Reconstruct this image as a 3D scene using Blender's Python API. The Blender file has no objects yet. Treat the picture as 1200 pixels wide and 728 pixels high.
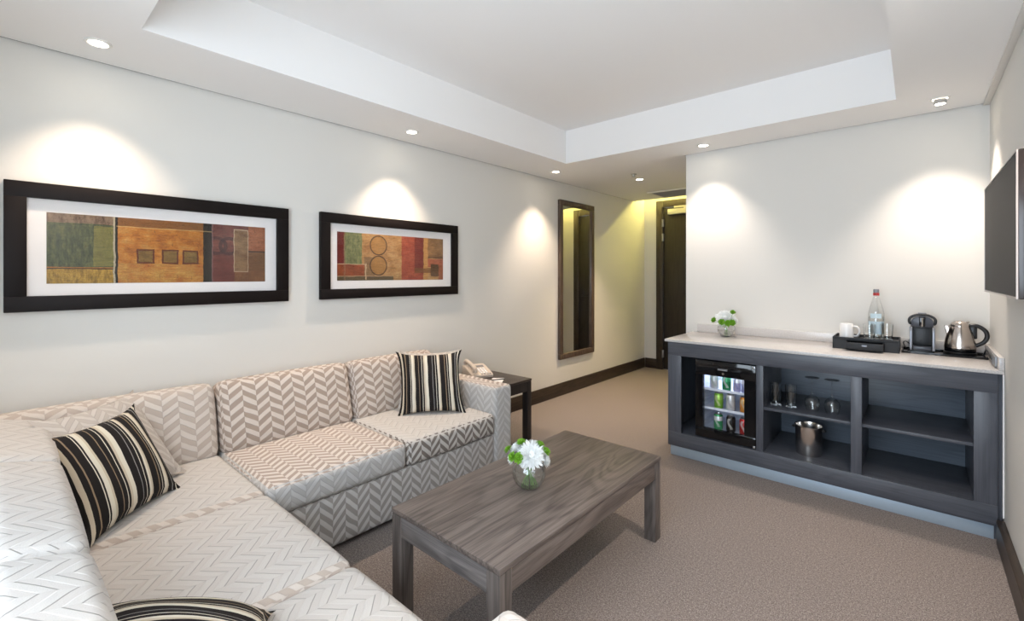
import bpy, bmesh, math, random
from mathutils import Vector, Matrix
random.seed(7)
SC = bpy.context.scene
COL = SC.collection
PI = math.pi

# ------------------------------------------------------------------ mesh helpers
def merge(dst, src):
    me = bpy.data.meshes.new('tmp'); src.to_mesh(me); dst.from_mesh(me); bpy.data.meshes.remove(me); src.free()

def box(bm, x0, x1, y0, y1, z0, z1, bev=0.0, seg=2):
    b = bmesh.new(); bmesh.ops.create_cube(b, size=1.0)
    for v in b.verts:
        v.co = Vector(((x0+x1)/2+v.co.x*(x1-x0), (y0+y1)/2+v.co.y*(y1-y0), (z0+z1)/2+v.co.z*(z1-z0)))
    if bev > 0:
        bmesh.ops.bevel(b, geom=b.edges[:], offset=bev, segments=seg, profile=0.5, affect='EDGES')
    merge(bm, b)

def lathe(bm, prof, c=(0, 0, 0), n=32, cap=False):
    rings = []
    for r, z in prof:
        if r < 1e-6:
            rings.append([bm.verts.new((c[0], c[1], c[2]+z))])
        else:
            rings.append([bm.verts.new((c[0]+r*math.cos(2*PI*k/n), c[1]+r*math.sin(2*PI*k/n), c[2]+z)) for k in range(n)])
    for a, b in zip(rings, rings[1:]):
        for k in range(n):
            k2 = (k+1) % n
            if len(a) == 1 and len(b) == 1: continue
            if len(a) == 1: bm.faces.new((a[0], b[k2], b[k]))
            elif len(b) == 1: bm.faces.new((a[k], a[k2], b[0]))
            else: bm.faces.new((a[k], a[k2], b[k2], b[k]))
    if cap:
        for rg in (rings[0], rings[-1]):
            if len(rg) > 2: bm.faces.new(rg)

def tube(bm, pts, r, n=8, closed=False):
    pts = [Vector(p) for p in pts]; N = len(pts); rings = []
    up = Vector((0, 0, 1)); prev = None
    for i, p in enumerate(pts):
        if closed: t = pts[(i+1) % N]-pts[i-1]
        else: t = pts[min(i+1, N-1)]-pts[max(i-1, 0)]
        t.normalize()
        a = prev if prev else (up if abs(t.dot(up)) < .95 else Vector((1, 0, 0)))
        a = (a-t*a.dot(t)).normalized(); prev = a; b = t.cross(a)
        rr = r[i] if isinstance(r, (list, tuple)) else r
        rings.append([bm.verts.new(p+a*rr*math.cos(2*PI*k/n)+b*rr*math.sin(2*PI*k/n)) for k in range(n)])
    for i in range(N if closed else N-1):
        A, B = rings[i], rings[(i+1) % N]
        for k in range(n): bm.faces.new((A[k], A[(k+1) % n], B[(k+1) % n], B[k]))
    if not closed: bm.faces.new(rings[0][::-1]); bm.faces.new(rings[-1])

def spline(pts, n=8):
    P = [Vector(p) for p in pts]; P = [P[0]]+P+[P[-1]]; out = []
    for i in range(1, len(P)-2):
        for k in range(n):
            t = k/n; a, b, c, d = P[i-1], P[i], P[i+1], P[i+2]
            out.append(.5*((2*b)+(c-a)*t+(2*a-5*b+4*c-d)*t*t+(3*b-a-3*c+d)*t**3))
    out.append(P[-2]); return out

def prism(bm, pts2, axis, a, b, bev=0.0):
    """polygon given in the two other axes, extruded along axis from a to b"""
    t = bmesh.new()
    def mk(p, w):
        return {'x': (w, p[0], p[1]), 'y': (p[0], w, p[1]), 'z': (p[0], p[1], w)}[axis]
    A = [t.verts.new(mk(p, a)) for p in pts2]; B = [t.verts.new(mk(p, b)) for p in pts2]
    n = len(A)
    for k in range(n): t.faces.new((A[k], A[(k+1) % n], B[(k+1) % n], B[k]))
    t.faces.new(A[::-1]); t.faces.new(B)
    bmesh.ops.recalc_face_normals(t, faces=t.faces[:])
    if bev: bmesh.ops.bevel(t, geom=t.edges[:], offset=bev, segments=2, profile=.5, affect='EDGES')
    merge(bm, t)

def softbox(bm, sx, sy, sz, r=.035, bulge=(0, 0, 0), n=(14, 14, 8), M=None, swap=False):
    """upholstered block centred at the origin; UVs in metres"""
    b = bmesh.new(); uvl = b.loops.layers.uv.new('UVMap')
    h = (sx/2, sy/2, sz/2)
    def coords(m, hh):
        base = [-hh, -hh+r*.35, -hh+r]; m = max(2, m)
        mid = [-hh+r+(2*hh-2*r)*k/m for k in range(1, m)]
        return base+mid+[hh-r, hh-r*.35, hh]
    cs = [coords(n[i], h[i]) for i in range(3)]
    cache = {}
    def V(p):
        key = tuple(round(q, 5) for q in p)
        if key in cache: return cache[key]
        q = Vector(p)
        inner = Vector([max(-h[i]+r, min(h[i]-r, q[i])) for i in range(3)])
        dlt = q-inner
        if dlt.length > 1e-7: q = inner+dlt.normalized()*r
        f = [1-(p[i]/h[i])**2 for i in range(3)]
        for i in range(3):
            j, k = [x for x in range(3) if x != i]
            q[i] += bulge[i]*(p[i]/h[i])*(max(f[j], 0)**.6)*(max(f[k], 0)**.6)
        cache[key] = b.verts.new(q); return cache[key]
    for ax in range(3):
        j, k = [x for x in range(3) if x != ax]
        for sgn in (-1, 1):
            for a in range(len(cs[j])-1):
                for c in range(len(cs[k])-1):
                    ps = []
                    for (da, dc) in ((0, 0), (1, 0), (1, 1), (0, 1)):
                        p = [0, 0, 0]; p[ax] = sgn*h[ax]; p[j] = cs[j][a+da]; p[k] = cs[k][c+dc]; ps.append(p)
                    if (sgn < 0) == (ax != 1): ps = ps[::-1]
                    try: fc = b.faces.new([V(p) for p in ps])
                    except ValueError: continue
                    for lp, p in zip(fc.loops, ps):
                        uv = {0: (p[1], p[2]), 1: (p[0], p[2]), 2: (p[0], p[1])}[ax]
                        if ax == 2 and swap: uv = (p[1], p[0])
                        lp[uvl].uv = uv
    if M is not None: b.transform(M)
    if not bm.loops.layers.uv: bm.loops.layers.uv.new('UVMap')
    merge(bm, b)

def pillow(w, hgt, t, ear=.02, n=22):
    """scatter cushion in the XZ plane (width x, height z, thickness y), centred; UV 0..1"""
    b = bmesh.new(); uvl = b.loops.layers.uv.new('UVMap')
    grid = {}
    for s in (-1, 1):
        for i in range(n+1):
            for k in range(n+1):
                u = -1+2*i/n; v = -1+2*k/n
                edge = i in (0, n) or k in (0, n)
                if edge and s == 1: grid[s, i, k] = grid[-1, i, k]; continue
                px = w/2*u*(1-.075*(1-v*v)**1.0*abs(u)**2); pz = hgt/2*v*(1-.075*(1-u*u)*abs(v)**2)
                px += ear*math.copysign(1, u)*(abs(u)**8)*(abs(v)**8); pz += ear*math.copysign(1, v)*(abs(u)**8)*(abs(v)**8)
                th = t/2*(((1-u**2)*(1-v**2))**.48)
                th *= 1+.05*math.sin(5*u+3*v)
                grid[s, i, k] = b.verts.new((px, s*th, pz))
    for s in (-1, 1):
        for i in range(n):
            for k in range(n):
                idx = [(i, k), (i+1, k), (i+1, k+1), (i, k+1)]
                if s == 1: idx = idx[::-1]
                try: f = b.faces.new([grid[s, a, c] for a, c in idx])
                except ValueError: continue
                for lp, (a, c) in zip(f.loops, idx): lp[uvl].uv = (a/n, c/n)
    return b

# ------------------------------------------------------------------ object helpers
def finish(bm, sharp=40, smooth=True):
    bmesh.ops.recalc_face_normals(bm, faces=bm.faces[:])
    for f in bm.faces: f.smooth = smooth
    lim = math.radians(sharp)
    for e in bm.edges:
        if len(e.link_faces) == 2 and e.calc_face_angle(0) > lim: e.smooth = False

def obj(name, bm, mat, parent=None, label=None, at=None, sharp=40, recalc=True):
    """links a bmesh as ONE mesh object. Coordinates are world; they are shifted to the parent's base (or 'at')"""
    if recalc: finish(bm, sharp)
    me = bpy.data.meshes.new(name)
    o = bpy.data.objects.new(name, me); COL.objects.link(o)
    off = Vector((0, 0, 0))
    if parent is not None:
        off = wloc(parent); o.parent = parent
    elif at is not None:
        off = Vector(at); o.location = off
    bm.transform(Matrix.Translation(-off))
    bm.to_mesh(me); bm.free()
    for m in (mat if isinstance(mat, (list, tuple)) else [mat]): me.materials.append(m)
    if label: o['label'] = label
    return o

def wloc(o):
    l = Vector(o.location)
    while o.parent is not None:
        o = o.parent; l = l+Vector(o.location)
    return l

def tag(o, label, cat, group=None, kind=None):
    o['label'] = label; o['category'] = cat
    if group: o['group'] = group
    if kind: o['kind'] = kind
    return o

def thing(name, label, cat, loc=(0, 0, 0), group=None, rz=0):
    o = bpy.data.objects.new(name, None); COL.objects.link(o); o.location = loc
    o.empty_display_size = .05
    o.rotation_euler = (0, 0, rz)
    return tag(o, label, cat, group)

def struct(name, bm, mat, label, cat, at=(0, 0, 0), sharp=40):
    return tag(obj(name, bm, mat, None, None, at, sharp), label, cat, None, 'structure')

def copy_tree(o, parent=None):
    c = o.copy(); COL.objects.link(c)
    if parent is not None: c.parent = parent
    for ch in list(o.children): copy_tree(ch, c)
    return c

def B(): return bmesh.new()

# ------------------------------------------------------------------ node helpers
class G:
    def __init__(s, name):
        s.m = bpy.data.materials.new(name); s.m.use_nodes = True
        s.t = s.m.node_tree; s.n = s.t.nodes; s.n.clear()
        s.out = s.n.new('ShaderNodeOutputMaterial')
    def put(s, sock, v):
        if v is None: return
        if isinstance(v, bpy.types.NodeSocket): s.t.links.new(v, sock)
        else:
            if isinstance(v, (tuple, list)) and sock.type == 'RGBA' and len(v) == 3: v = (*v, 1)
            sock.default_value = v
    def math(s, op, a, b=None, c=None, clamp=False):
        n = s.n.new('ShaderNodeMath'); n.operation = op; n.use_clamp = clamp
        s.put(n.inputs[0], a); s.put(n.inputs[1], b); s.put(n.inputs[2], c); return n.outputs[0]
    def mix(s, f, a, b, mode='MIX'):
        n = s.n.new('ShaderNodeMix'); n.data_type = 'RGBA'; n.blend_type = mode
        s.put(n.inputs[0], f); s.put(n.inputs[6], a); s.put(n.inputs[7], b); return n.outputs[2]
    def coord(s, k='Object'): return s.n.new('ShaderNodeTexCoord').outputs[k]
    def mapping(s, v, scale=(1, 1, 1), loc=(0, 0, 0), rot=(0, 0, 0)):
        n = s.n.new('ShaderNodeMapping'); s.put(n.inputs[0], v)
        n.inputs[1].default_value = loc; n.inputs[2].default_value = rot; n.inputs[3].default_value = scale; return n.outputs[0]
    def sep(s, v):
        n = s.n.new('ShaderNodeSeparateXYZ'); s.put(n.inputs[0], v); return n.outputs
    def noise(s, v, scale=5, detail=2, rough=.5, dist=0):
        n = s.n.new('ShaderNodeTexNoise'); s.put(n.inputs['Vector'], v); n.inputs['Scale'].default_value = scale
        n.inputs['Detail'].default_value = detail; n.inputs['Roughness'].default_value = rough; n.inputs['Distortion'].default_value = dist
        return n.outputs[0]
    def ramp(s, f, stops, const=False):
        n = s.n.new('ShaderNodeValToRGB'); s.put(n.inputs[0], f); e = n.color_ramp.elements
        n.color_ramp.interpolation = 'CONSTANT' if const else 'LINEAR'
        while len(e) < len(stops): e.new(.5)
        for k, (p, c) in enumerate(stops):
            e[k].position = p; e[k].color = (*c, 1) if len(c) == 3 else c
        return n.outputs[0]
    def bump(s, h, strength=.3, dist=.002):
        n = s.n.new('ShaderNodeBump'); s.put(n.inputs['Height'], h); n.inputs['Strength'].default_value = strength
        n.inputs['Distance'].default_value = dist; return n.outputs[0]
    def bsdf(s, color=(.5, .5, .5), rough=.5, metal=0, normal=None, spec=.5, trans=0, ior=1.45, sheen=0, coat=0, emit=None, estr=0, alpha=None, aniso=0):
        n = s.n.new('ShaderNodeBsdfPrincipled')
        for k, v in (('Base Color', color), ('Roughness', rough), ('Metallic', metal), ('Normal', normal), ('Specular IOR Level', spec),
                     ('Transmission Weight', trans), ('IOR', ior), ('Sheen Weight', sheen), ('Coat Weight', coat), ('Emission Color', emit), ('Emission Strength', estr), ('Anisotropic', aniso)):
            s.put(n.inputs[k], v)
        return n.outputs[0]
    def done(s, sh): s.t.links.new(sh, s.out.inputs[0]); return s.m

def srgb(r, g, b):
    f = lambda c: c/12.92 if c <= .04045 else ((c+.055)/1.055)**2.4
    return tuple(f(x/255) for x in (r, g, b))

def plain(name, c, rough=.5, metal=0, spec=.5, **k):
    g = G(name); return g.done(g.bsdf(c, rough, metal, spec=spec, **k))

def paint(name, c):
    g = G(name); o = g.coord()
    n = g.noise(o, 180, 2); b = g.bump(n, .06, .001)
    return g.done(g.bsdf(c, .75, normal=b, spec=.25))

def wood(name, dark, light, axis='y', rough=.45, scale=1.0, contrast=1.0, spec=.5):
    g = G(name); o = g.coord()
    st = {'x': (1.4, 20, 20), 'y': (20, 1.4, 20), 'z': (20, 20, 1.4)}[axis]
    v = g.mapping(o, tuple(q*scale for q in st))
    big = g.noise(g.mapping(o, tuple((q*.7 if q < 2 else 6)*scale for q in st)), 1.0, 2, .5, .5)
    wv = g.math('SINE', g.math('MULTIPLY', big, 60.0))
    wv = g.math('MULTIPLY_ADD', wv, .5, .5)
    wv = g.math('POWER', wv, 2.2)
    fine = g.noise(g.mapping(o, tuple((q*1.3 if q < 2 else q*5)*scale for q in st)), 1.0, 4, .75, .3)
    f = g.math('ADD', g.math('MULTIPLY', wv, .14), g.math('MULTIPLY', fine, .95))
    f = g.math('ADD', f, g.math('MULTIPLY', g.noise(v, .6, 2), .25))
    c = g.ramp(f, [(.46-.1*(1-contrast), light), (.84+.3*(1-contrast), dark)])
    return g.done(g.bsdf(c, rough, normal=g.bump(f, .15, .001), spec=spec))

def thin_glass(name, tint=(1, 1, 1), refl=1.0, rough=0.0):
    g = G(name); tr = g.n.new('ShaderNodeBsdfTransparent'); g.put(tr.inputs[0], tint)
    gl = g.n.new('ShaderNodeBsdfGlossy'); gl.inputs['Roughness'].default_value = rough
    lw = g.n.new('ShaderNodeLayerWeight'); lw.inputs[0].default_value = .5
    mx = g.n.new('ShaderNodeMixShader'); g.put(mx.inputs[0], g.math('MULTIPLY', g.math('MULTIPLY_ADD', g.math('POWER', lw.outputs['Facing'], 4.5), .9, .035), refl, clamp=True))
    g.t.links.new(tr.outputs[0], mx.inputs[1]); g.t.links.new(gl.outputs[0], mx.inputs[2])
    return g.done(mx.outputs[0])

def emission(name, c, s):
    g = G(name); e = g.n.new('ShaderNodeEmission'); g.put(e.inputs[0], c); e.inputs[1].default_value = s
    return g.done(e.outputs[0])

def chevron(name, pale, dark, edge=.35, w=.068, p=.058, rise=.06, sheen=.12, bumpk=.55, both=True):
    """woven velvet with a broken herringbone: columns of width w, slanting bars of period p, every second column mirrored and half a bar on"""
    g = G(name); uv = g.coord('UV'); u, v, _ = g.sep(uv)
    wob = g.math('SUBTRACT', g.noise(uv, 9, 2), .5)
    t = g.math('MULTIPLY_ADD', wob, .10, g.math('ADD', g.math('DIVIDE', u, w), 100))
    fl = g.math('FLOOR', t); fr = g.math('SUBTRACT', t, fl)
    par = g.math('MULTIPLY', g.math('FRACT', g.math('MULTIPLY', fl, .5)), 2)
    loc = g.math('ABSOLUTE', g.math('SUBTRACT', fr, par))
    ph = g.math('ADD', g.math('DIVIDE', v, p), g.math('MULTIPLY', loc, rise/p))
    ph = g.math('ADD', ph, g.math('MULTIPLY', par, .5))
    ph = g.math('ADD', ph, g.math('MULTIPLY', wob, .25))
    f = g.math('FRACT', g.math('ADD', ph, 50))
    d = g.math('ABSOLUTE', g.math('SUBTRACT', f, .5))
    m = g.math('MULTIPLY_ADD', g.math('SUBTRACT', d, .25), 14, .5, clamp=True)
    fine = g.noise(uv, 420, 2)
    gr = g.math('LESS_THAN', g.math('ABSOLUTE', g.math('SUBTRACT', d, .25) if both else g.math('SUBTRACT', f, .75)), .035)
    cl = g.math('LESS_THAN', g.math('MULTIPLY', fr, g.math('SUBTRACT', 1, fr)), .03)
    gr = g.math('MAXIMUM', gr, g.math('MULTIPLY', cl, .5 if both else .15))
    lone = g.math('MULTIPLY_ADD', g.noise(uv, 3.5, 2), .8, .1)
    col = g.mix(g.math('MULTIPLY', m, lone, None) if False else m, pale, dark)
    col = g.mix(g.math('MULTIPLY', gr, edge), col, tuple(x*.42 for x in pale))
    col = g.mix(g.math('MULTIPLY', g.math('SUBTRACT', fine, .35), .3, clamp=True), col, (.2, .18, .17))
    hgt = g.math('ADD', g.math('MULTIPLY', m, -.6), g.math('MULTIPLY', fine, .25))
    hgt = g.math('SUBTRACT', hgt, g.math('MULTIPLY', gr, .5))
    return g.done(g.bsdf(col, .85, normal=g.bump(hgt, bumpk, .004), spec=.2, sheen=sheen))

def striped(name, seed):
    rnd = random.Random(seed)
    g = G(name); uv = g.coord('UV'); u, v, _ = g.sep(uv)
    wob = g.math('SUBTRACT', g.noise(g.mapping(uv, (3, 2.2, 1)), 1.5, 2), .5)
    f = g.math('ADD', u, g.math('MULTIPLY', wob, .022))
    blk, crm, tan, gry, bei = (.006, .005, .006), (.74, .69, .58), (.30, .22, .14), (.30, .29, .28), (.60, .52, .40)
    seq = [('k', .035), ('b', .03), ('k', .05), ('t', .012), ('k', .075), ('c', .008), ('k', .02), ('c', .045), ('b', .022), ('k', .07), ('t', .01), ('k', .05), ('c', .012), ('k', .025),
           ('b', .028), ('c', .05), ('k', .085), ('g', .010), ('k', .045), ('c', .010), ('k', .03), ('c', .03), ('b', .025), ('k', .09), ('t', .012), ('k', .04), ('c', .008), ('k', .03),
           ('c', .045), ('b', .02), ('k', .06), ('g', .012), ('k', .03), ('c', .02), ('k', .04)]
    cm = {'k': blk, 'c': crm, 't': tan, 'g': gry, 'b': bei}
    tot = sum(w for _, w in seq); x = 0; stops = []
    for k, w in seq: stops.append((x/tot, cm[k])); x += w
    half = len(stops)//2+1
    # two ramps: a ramp holds at most 32 stops
    s1 = stops[:half]; s2 = [(0, s1[-1][1])]+stops[half:]
    c1 = g.ramp(f, s1, True); c2 = g.ramp(f, s2, True)
    col = g.mix(g.math('GREATER_THAN', f, stops[half][0]), c1, c2)
    fine = g.noise(uv, 260, 2)
    col = g.mix(g.math('MULTIPLY', fine, .18), col, (.12, .1, .09))
    lum = g.math('MULTIPLY', g.noise(g.mapping(uv, (40, 4, 1)), 2, 2), .6)
    return g.done(g.bsdf(col, .8, normal=g.bump(g.math('ADD', fine, lum), .35, .003), spec=.2))

# ------------------------------------------------------------------ materials
M = {}
M['wall'] = paint('wall_paint', (.71, .695, .66))
M['ceil'] = paint('ceiling_paint', (.87, .86, .85))
def carpet():
    g = G('carpet'); o = g.coord()
    a = g.noise(o, 230, 2, .7); b = g.noise(o, 95, 3, .7); c = g.noise(o, 2.2, 3)
    f = g.math('ADD', g.math('MULTIPLY', a, .7), g.math('MULTIPLY', b, .3))
    col = g.ramp(f, [(.36, (.072, .056, .049)), (.5, (.222, .186, .169)), (.64, (.46, .40, .37))])
    col = g.mix(g.math('MULTIPLY', c, .2), col, (.165, .132, .117))
    return g.done(g.bsdf(col, .95, normal=g.bump(f, .9, .006), spec=.1, sheen=.1))
M['carpet'] = carpet()
M['skirt'] = wood('dark_skirting_wood', (.018, .012, .008), (.055, .037, .025), 'y', .4)
M['skirtx'] = wood('dark_skirting_wood_across', (.018, .012, .008), (.055, .037, .025), 'x', .4)
M['door'] = wood('dark_door_wood', (.016, .013, .010), (.032, .026, .021), 'z', .45)
M['doorframe'] = wood('door_frame_wood', (.022, .016, .011), (.05, .037, .026), 'z', .4)
M['cab'] = wood('grey_cabinet_wood', (.062, .066, .080), (.098, .104, .124), 'x', .38, 1.0)
M['cabz'] = wood('grey_cabinet_wood_upright', (.062, .066, .080), (.098, .104, .124), 'z', .38, 1.0)
M['cabback'] = wood('blue_grey_back_panel', (.105, .125, .155), (.15, .175, .21), 'x', .3)
M['table'] = wood('grey_brown_oak', (.072, .056, .049), (.205, .168, .148), 'y', .42)
M['tablez'] = wood('grey_brown_oak_upright', (.066, .055, .050), (.17, .145, .132), 'z', .42)
M['tablex'] = wood('grey_brown_oak_across', (.09, .08, .078), (.22, .198, .19), 'x', .42)
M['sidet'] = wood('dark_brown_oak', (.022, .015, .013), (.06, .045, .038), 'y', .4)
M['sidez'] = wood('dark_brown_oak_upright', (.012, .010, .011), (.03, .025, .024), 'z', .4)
M['frame'] = plain('espresso_frame', (.0085, .0055, .005), .5, spec=.2)
M['mat'] = plain('picture_mat', (.83, .80, .79), .8, spec=.2)
M['mirframe'] = wood('bronze_brown_frame', (.045, .03, .022), (.13, .09, .068), 'z', .4)
M['mirror'] = plain('mirror_silver', (.93, .94, .93), .01, 1.0)
M['steel'] = plain('polished_steel', (.66, .63, .60), .2, 1.0)
M['brushed'] = plain('brushed_steel', (.55, .55, .56), .32, 1.0)
M['kettle'] = plain('kettle_steel', (.56, .50, .46), .2, 1.0)
M['black'] = plain('black_plastic', (.010, .010, .011), .35)
M['blackgloss'] = plain('gloss_black', (.006, .006, .007), .08)
M['blackmatte'] = plain('black_leatherette', (.014, .014, .016), .55)
M['greyplastic'] = plain('blue_grey_plastic', (.05, .055, .07), .3)
M['silver'] = plain('silver_plastic', (.24, .25, .28), .35, .5)
M['white'] = plain('white_china', (.86, .85, .84), .15)
M['beige'] = plain('beige_phone_plastic', (.60, .52, .45), .4)
M['paper'] = plain('paper', (.80, .80, .82), .8)
M['plinth'] = plain('brushed_aluminium_plinth', (.44, .53, .62), .45, .45)
M['socket'] = plain('grey_socket', (.25, .25, .26), .4, .5)
M['cream'] = plain('cream_metal', (.70, .66, .52), .4)
M['gap'] = plain('shade_dark_gap_bead', (.07, .065, .06), .7)  # bead coloured dark to give the ceiling gap its shade
M['vent'] = plain('vent_grey_metal', (.30, .30, .31), .5)
M['ring'] = plain('downlight_ring', (.80, .78, .74), .35)
M['lamp'] = emission('downlight_lamp', (1, .90, .74), 30)
M['led'] = emission('yellow_led_strip', (1.0, .87, .24), 56)
M['fridgeled'] = emission('fridge_led', (.82, .88, 1.0), 9)
M['fridgein'] = plain('fridge_liner', (.74, .78, .88), .4)
M['glass'] = thin_glass('clear_glass', (.98, .985, .985), .9)
M['pane'] = thin_glass('flat_glass', (.99, .99, .99), .5)
M['rimglass'] = thin_glass('thick_glass', (.985, .99, .99), 1.6)
M['green'] = plain('stem_green', (.22, .40, .12), .5)
M['lime'] = plain('lime_petals', (.20, .42, .03), .6)
M['petal'] = plain('white_petals', (.88, .89, .88), .6, spec=.2)
M['pebble'] = plain('glass_pebbles', (.62, .60, .55), .2)
M['tvscreen'] = plain('tv_screen', (.018, .016, .0155), .5, spec=.1)
M['tvedge'] = plain('tv_brown_gloss', (.022, .015, .013), .2)
M['tvtrim'] = plain('tv_trim', (.42, .37, .35), .3, .7)
M['red'] = plain('red_print', (.45, .03, .03), .4)
M['label'] = plain('bottle_label', (.62, .76, .82), .5)
def counter_stone():
    g = G('white_quartz'); o = g.coord(); n = g.noise(o, 160, 3, .7)
    c = g.ramp(n, [(.35, (.50, .475, .46)), (.6, (.64, .615, .60))])
    return g.done(g.bsdf(c, .16, spec=.5))
M['stone'] = counter_stone()
def water():
    g = G('water'); tr = g.n.new('ShaderNodeBsdfTransparent'); g.put(tr.inputs[0], (.97, .985, .98))
    rf = g.n.new('ShaderNodeBsdfRefraction'); rf.inputs['IOR'].default_value = 1.2
    mx = g.n.new('ShaderNodeMixShader'); mx.inputs[0].default_value = .35
    g.t.links.new(tr.outputs[0], mx.inputs[1]); g.t.links.new(rf.outputs[0], mx.inputs[2])
    return g.done(mx.outputs[0])
M['realglass'] = plain('drinking_glass', (.97, .985, .985), .0, spec=.5, trans=1.0, ior=1.55)
M['water'] = water()
# sofa cloth: one herringbone; how its nap catches light is painted into each colour
M['fab_brown'] = chevron('herringbone_brown_painted_sheen', (.65, .575, .52), (.38, .305, .255), .12, rise=.045)
M['fab_mid'] = chevron('herringbone_mid_painted_sheen', (.65, .585, .53), (.50, .425, .37), .15, rise=.045)
M['fab_seat'] = chevron('herringbone_seat_painted_sheen', (.68, .61, .56), (.40, .325, .28), .12, p=.048, rise=.05)
M['fab_pale'] = chevron('herringbone_pale_painted_sheen', (.605, .575, .545), (.58, .545, .515), .55, both=False)
M['fab_dark'] = chevron('herringbone_dark_painted_sheen', (.58, .55, .515), (.20, .170, .15), .12, rise=.07)
M['fab_grey'] = chevron('herringbone_grey_painted_sheen', (.57, .55, .535), (.335, .31, .29), .2, rise=.07)
M['fab_frost'] = chevron('herringbone_frost_painted_sheen', (.57, .56, .55), (.47, .455, .44), .35, rise=.07)

# ------------------------------------------------------------------ room
XL, XR, YB, YE, YR, ZC, ZT = -3.089, .345, 4.10, 6.53, -0.62, 2.47, 2.785
HX = -1.543                                     # the hall's right wall / end of the minibar wall
b = B(); box(b, XL-.15, XR+.15, YR-.15, YE+.15, -.1, 0); struct('floor', b, M['carpet'], 'taupe brown cut pile carpet covering the whole floor', 'floor')
b = B(); box(b, XL-.15, XL, YR-.15, YE+.15, 0, 2.95); struct('wall_left', b, M['wall'], 'long off white wall carrying the two pictures and the mirror', 'wall')
b = B(); box(b, HX, XR+.15, YB, YB+.12, 0, 2.95); struct('wall_back', b, M['wall'], 'white wall behind the minibar counter', 'wall')
b = B(); box(b, HX, HX+.12, YB+.12, YE+.15, 0, 2.95); struct('wall_hall', b, M['wall'], 'white side wall of the entrance passage seen only in the mirror', 'wall')
b = B(); box(b, XR, XR+.15, YR-.15, YB, 0, 2.95); struct('wall_right', b, M['wall'], 'white wall on the right carrying the television', 'wall')
DX0, DX1, DZ = -2.892, -1.79, 2.488             # door frame outside
b = B(); box(b, XL, DX0, YE, YE+.12, 0, 2.95); box(b, DX1, HX, YE, YE+.12, 0, 2.95); box(b, DX0, DX1, YE, YE+.12, DZ, 2.95)
struct('wall_far', b, M['wall'], 'end wall of the passage around the dark door', 'wall')
WX0, WX1, WZ0, WZ1 = -1.45, .25, .10, 2.36
b = B(); box(b, XL, WX0, YR-.15, YR, 0, 2.95); box(b, WX1, XR, YR-.15, YR, 0, 2.95)
box(b, WX0, WX1, YR-.15, YR, 0, WZ0); box(b, WX0, WX1, YR-.15, YR, WZ1, 2.95)
struct('wall_rear', b, M['wall'], 'wall behind the viewer around the wide window', 'wall')
# ceiling: lowered border round a raised tray, a shadow gap along the walls, an open slot before the end wall
TX0, TX1, TY0, TY1, YS, gp = -2.525, -.09, .42, 3.64, 6.17, .013
b = B()
box(b, XL+gp, TX0, YR, YS, ZC, 2.90); box(b, TX1, XR-gp, YR, YB-gp, ZC, 2.90)
box(b, TX0, TX1, YR, TY0, ZC, 2.90); box(b, TX0, TX1, TY1, YB-gp, ZC, 2.90); box(b, TX0, HX-gp, YB-gp, YS, ZC, 2.90)
box(b, TX0, TX1, TY0, TY1, ZT, 2.90)
box(b, XL, XR, YR, YE, 2.90, 3.0)
struct('ceiling', b, M['ceil'], 'white ceiling with a raised rectangular tray in the middle', 'ceiling')
b = B(); box(b, XR-.030, XR-.0005, YR, YB-.012, ZC-.014, ZC-.0005, .002)
struct('trim_1', b, M['wall'], 'slim moulding along the top of the right wall', 'trim')
b = B(); box(b, XL+.0005, XL+gp-.0005, YR, YS, ZC+.003, ZC+.03); struct('trim_3', b, M['gap'], 'shadow gap bead coloured dark as shade between ceiling and left wall', 'trim')
b = B(); box(b, HX, XR-.02, YB-gp+.0005, YB-.0005, ZC+.003, ZC+.03); struct('trim_4', b, M['gap'], 'shadow gap bead coloured dark as shade between ceiling and minibar wall', 'trim')
def skirting(name, lab, boxes, m):
    b = B()
    for q in boxes: box(b, *q, .004)
    struct(name, b, m, lab, 'baseboard')
skirting('baseboard_left', 'tall dark wood skirting under the pictures and mirror', [(XL, XL+.018, YR, YE-.02, 0, .145)], M['skirt'])
skirting('baseboard_far', 'short dark skirting between the corner and the door', [(XL+.018, DX0, YE-.018, YE, 0, .145)], M['skirtx'])
skirting('baseboard_right', 'dark wood skirting along the right wall', [(XR-.032, XR, YR, 3.452, 0, .125)], M['skirt'])
skirting('baseboard_hall', 'dark skirting along the passage side wall', [(HX-.018, HX, YB, YE, 0, .145)], M['skirt'])
# door
d = thing('door_1', 'dark wood entrance door with closer at the end of the passage', 'door', ((DX0+DX1)/2, YE, 0)); d['kind'] = 'structure'
b = B(); fw = .10
box(b, DX0, DX0+fw, YE-.03, YE+.10, 0, DZ, .004); box(b, DX1-fw, DX1, YE-.03, YE+.10, 0, DZ, .004); box(b, DX0+fw, DX1-fw, YE-.03, YE+.10, DZ-fw, DZ, .004)
obj('door_frame', b, M['doorframe'], d)
b = B(); box(b, DX0+fw+.004, DX1-fw-.004, YE-.005, YE+.045, .008, DZ-fw-.004, .003); lf = obj('door_leaf', b, M['door'], d)
for z in (.235, 1.95, 2.16):
    b = B(); box(b, DX0+fw-.008, DX0+fw+.012, YE-.036, YE-.004, z-.055, z+.055, .002); obj('hinge', b, M['brushed'], d, 'brushed steel hinge')
b = B(); box(b, -2.70, -2.20, YE-.075, YE-.006, 2.275, 2.35, .006); cl = obj('door_closer', b, M['cream'], d, 'cream door closer box')
b = B(); box(b, -2.60, -2.15, YE-.09, YE-.07, 2.362, 2.385, .003); box(b, -2.46, -2.42, YE-.09, YE-.03, 2.345, 2.372, .003); obj('closer_arm', b, M['cream'], cl)
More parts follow.
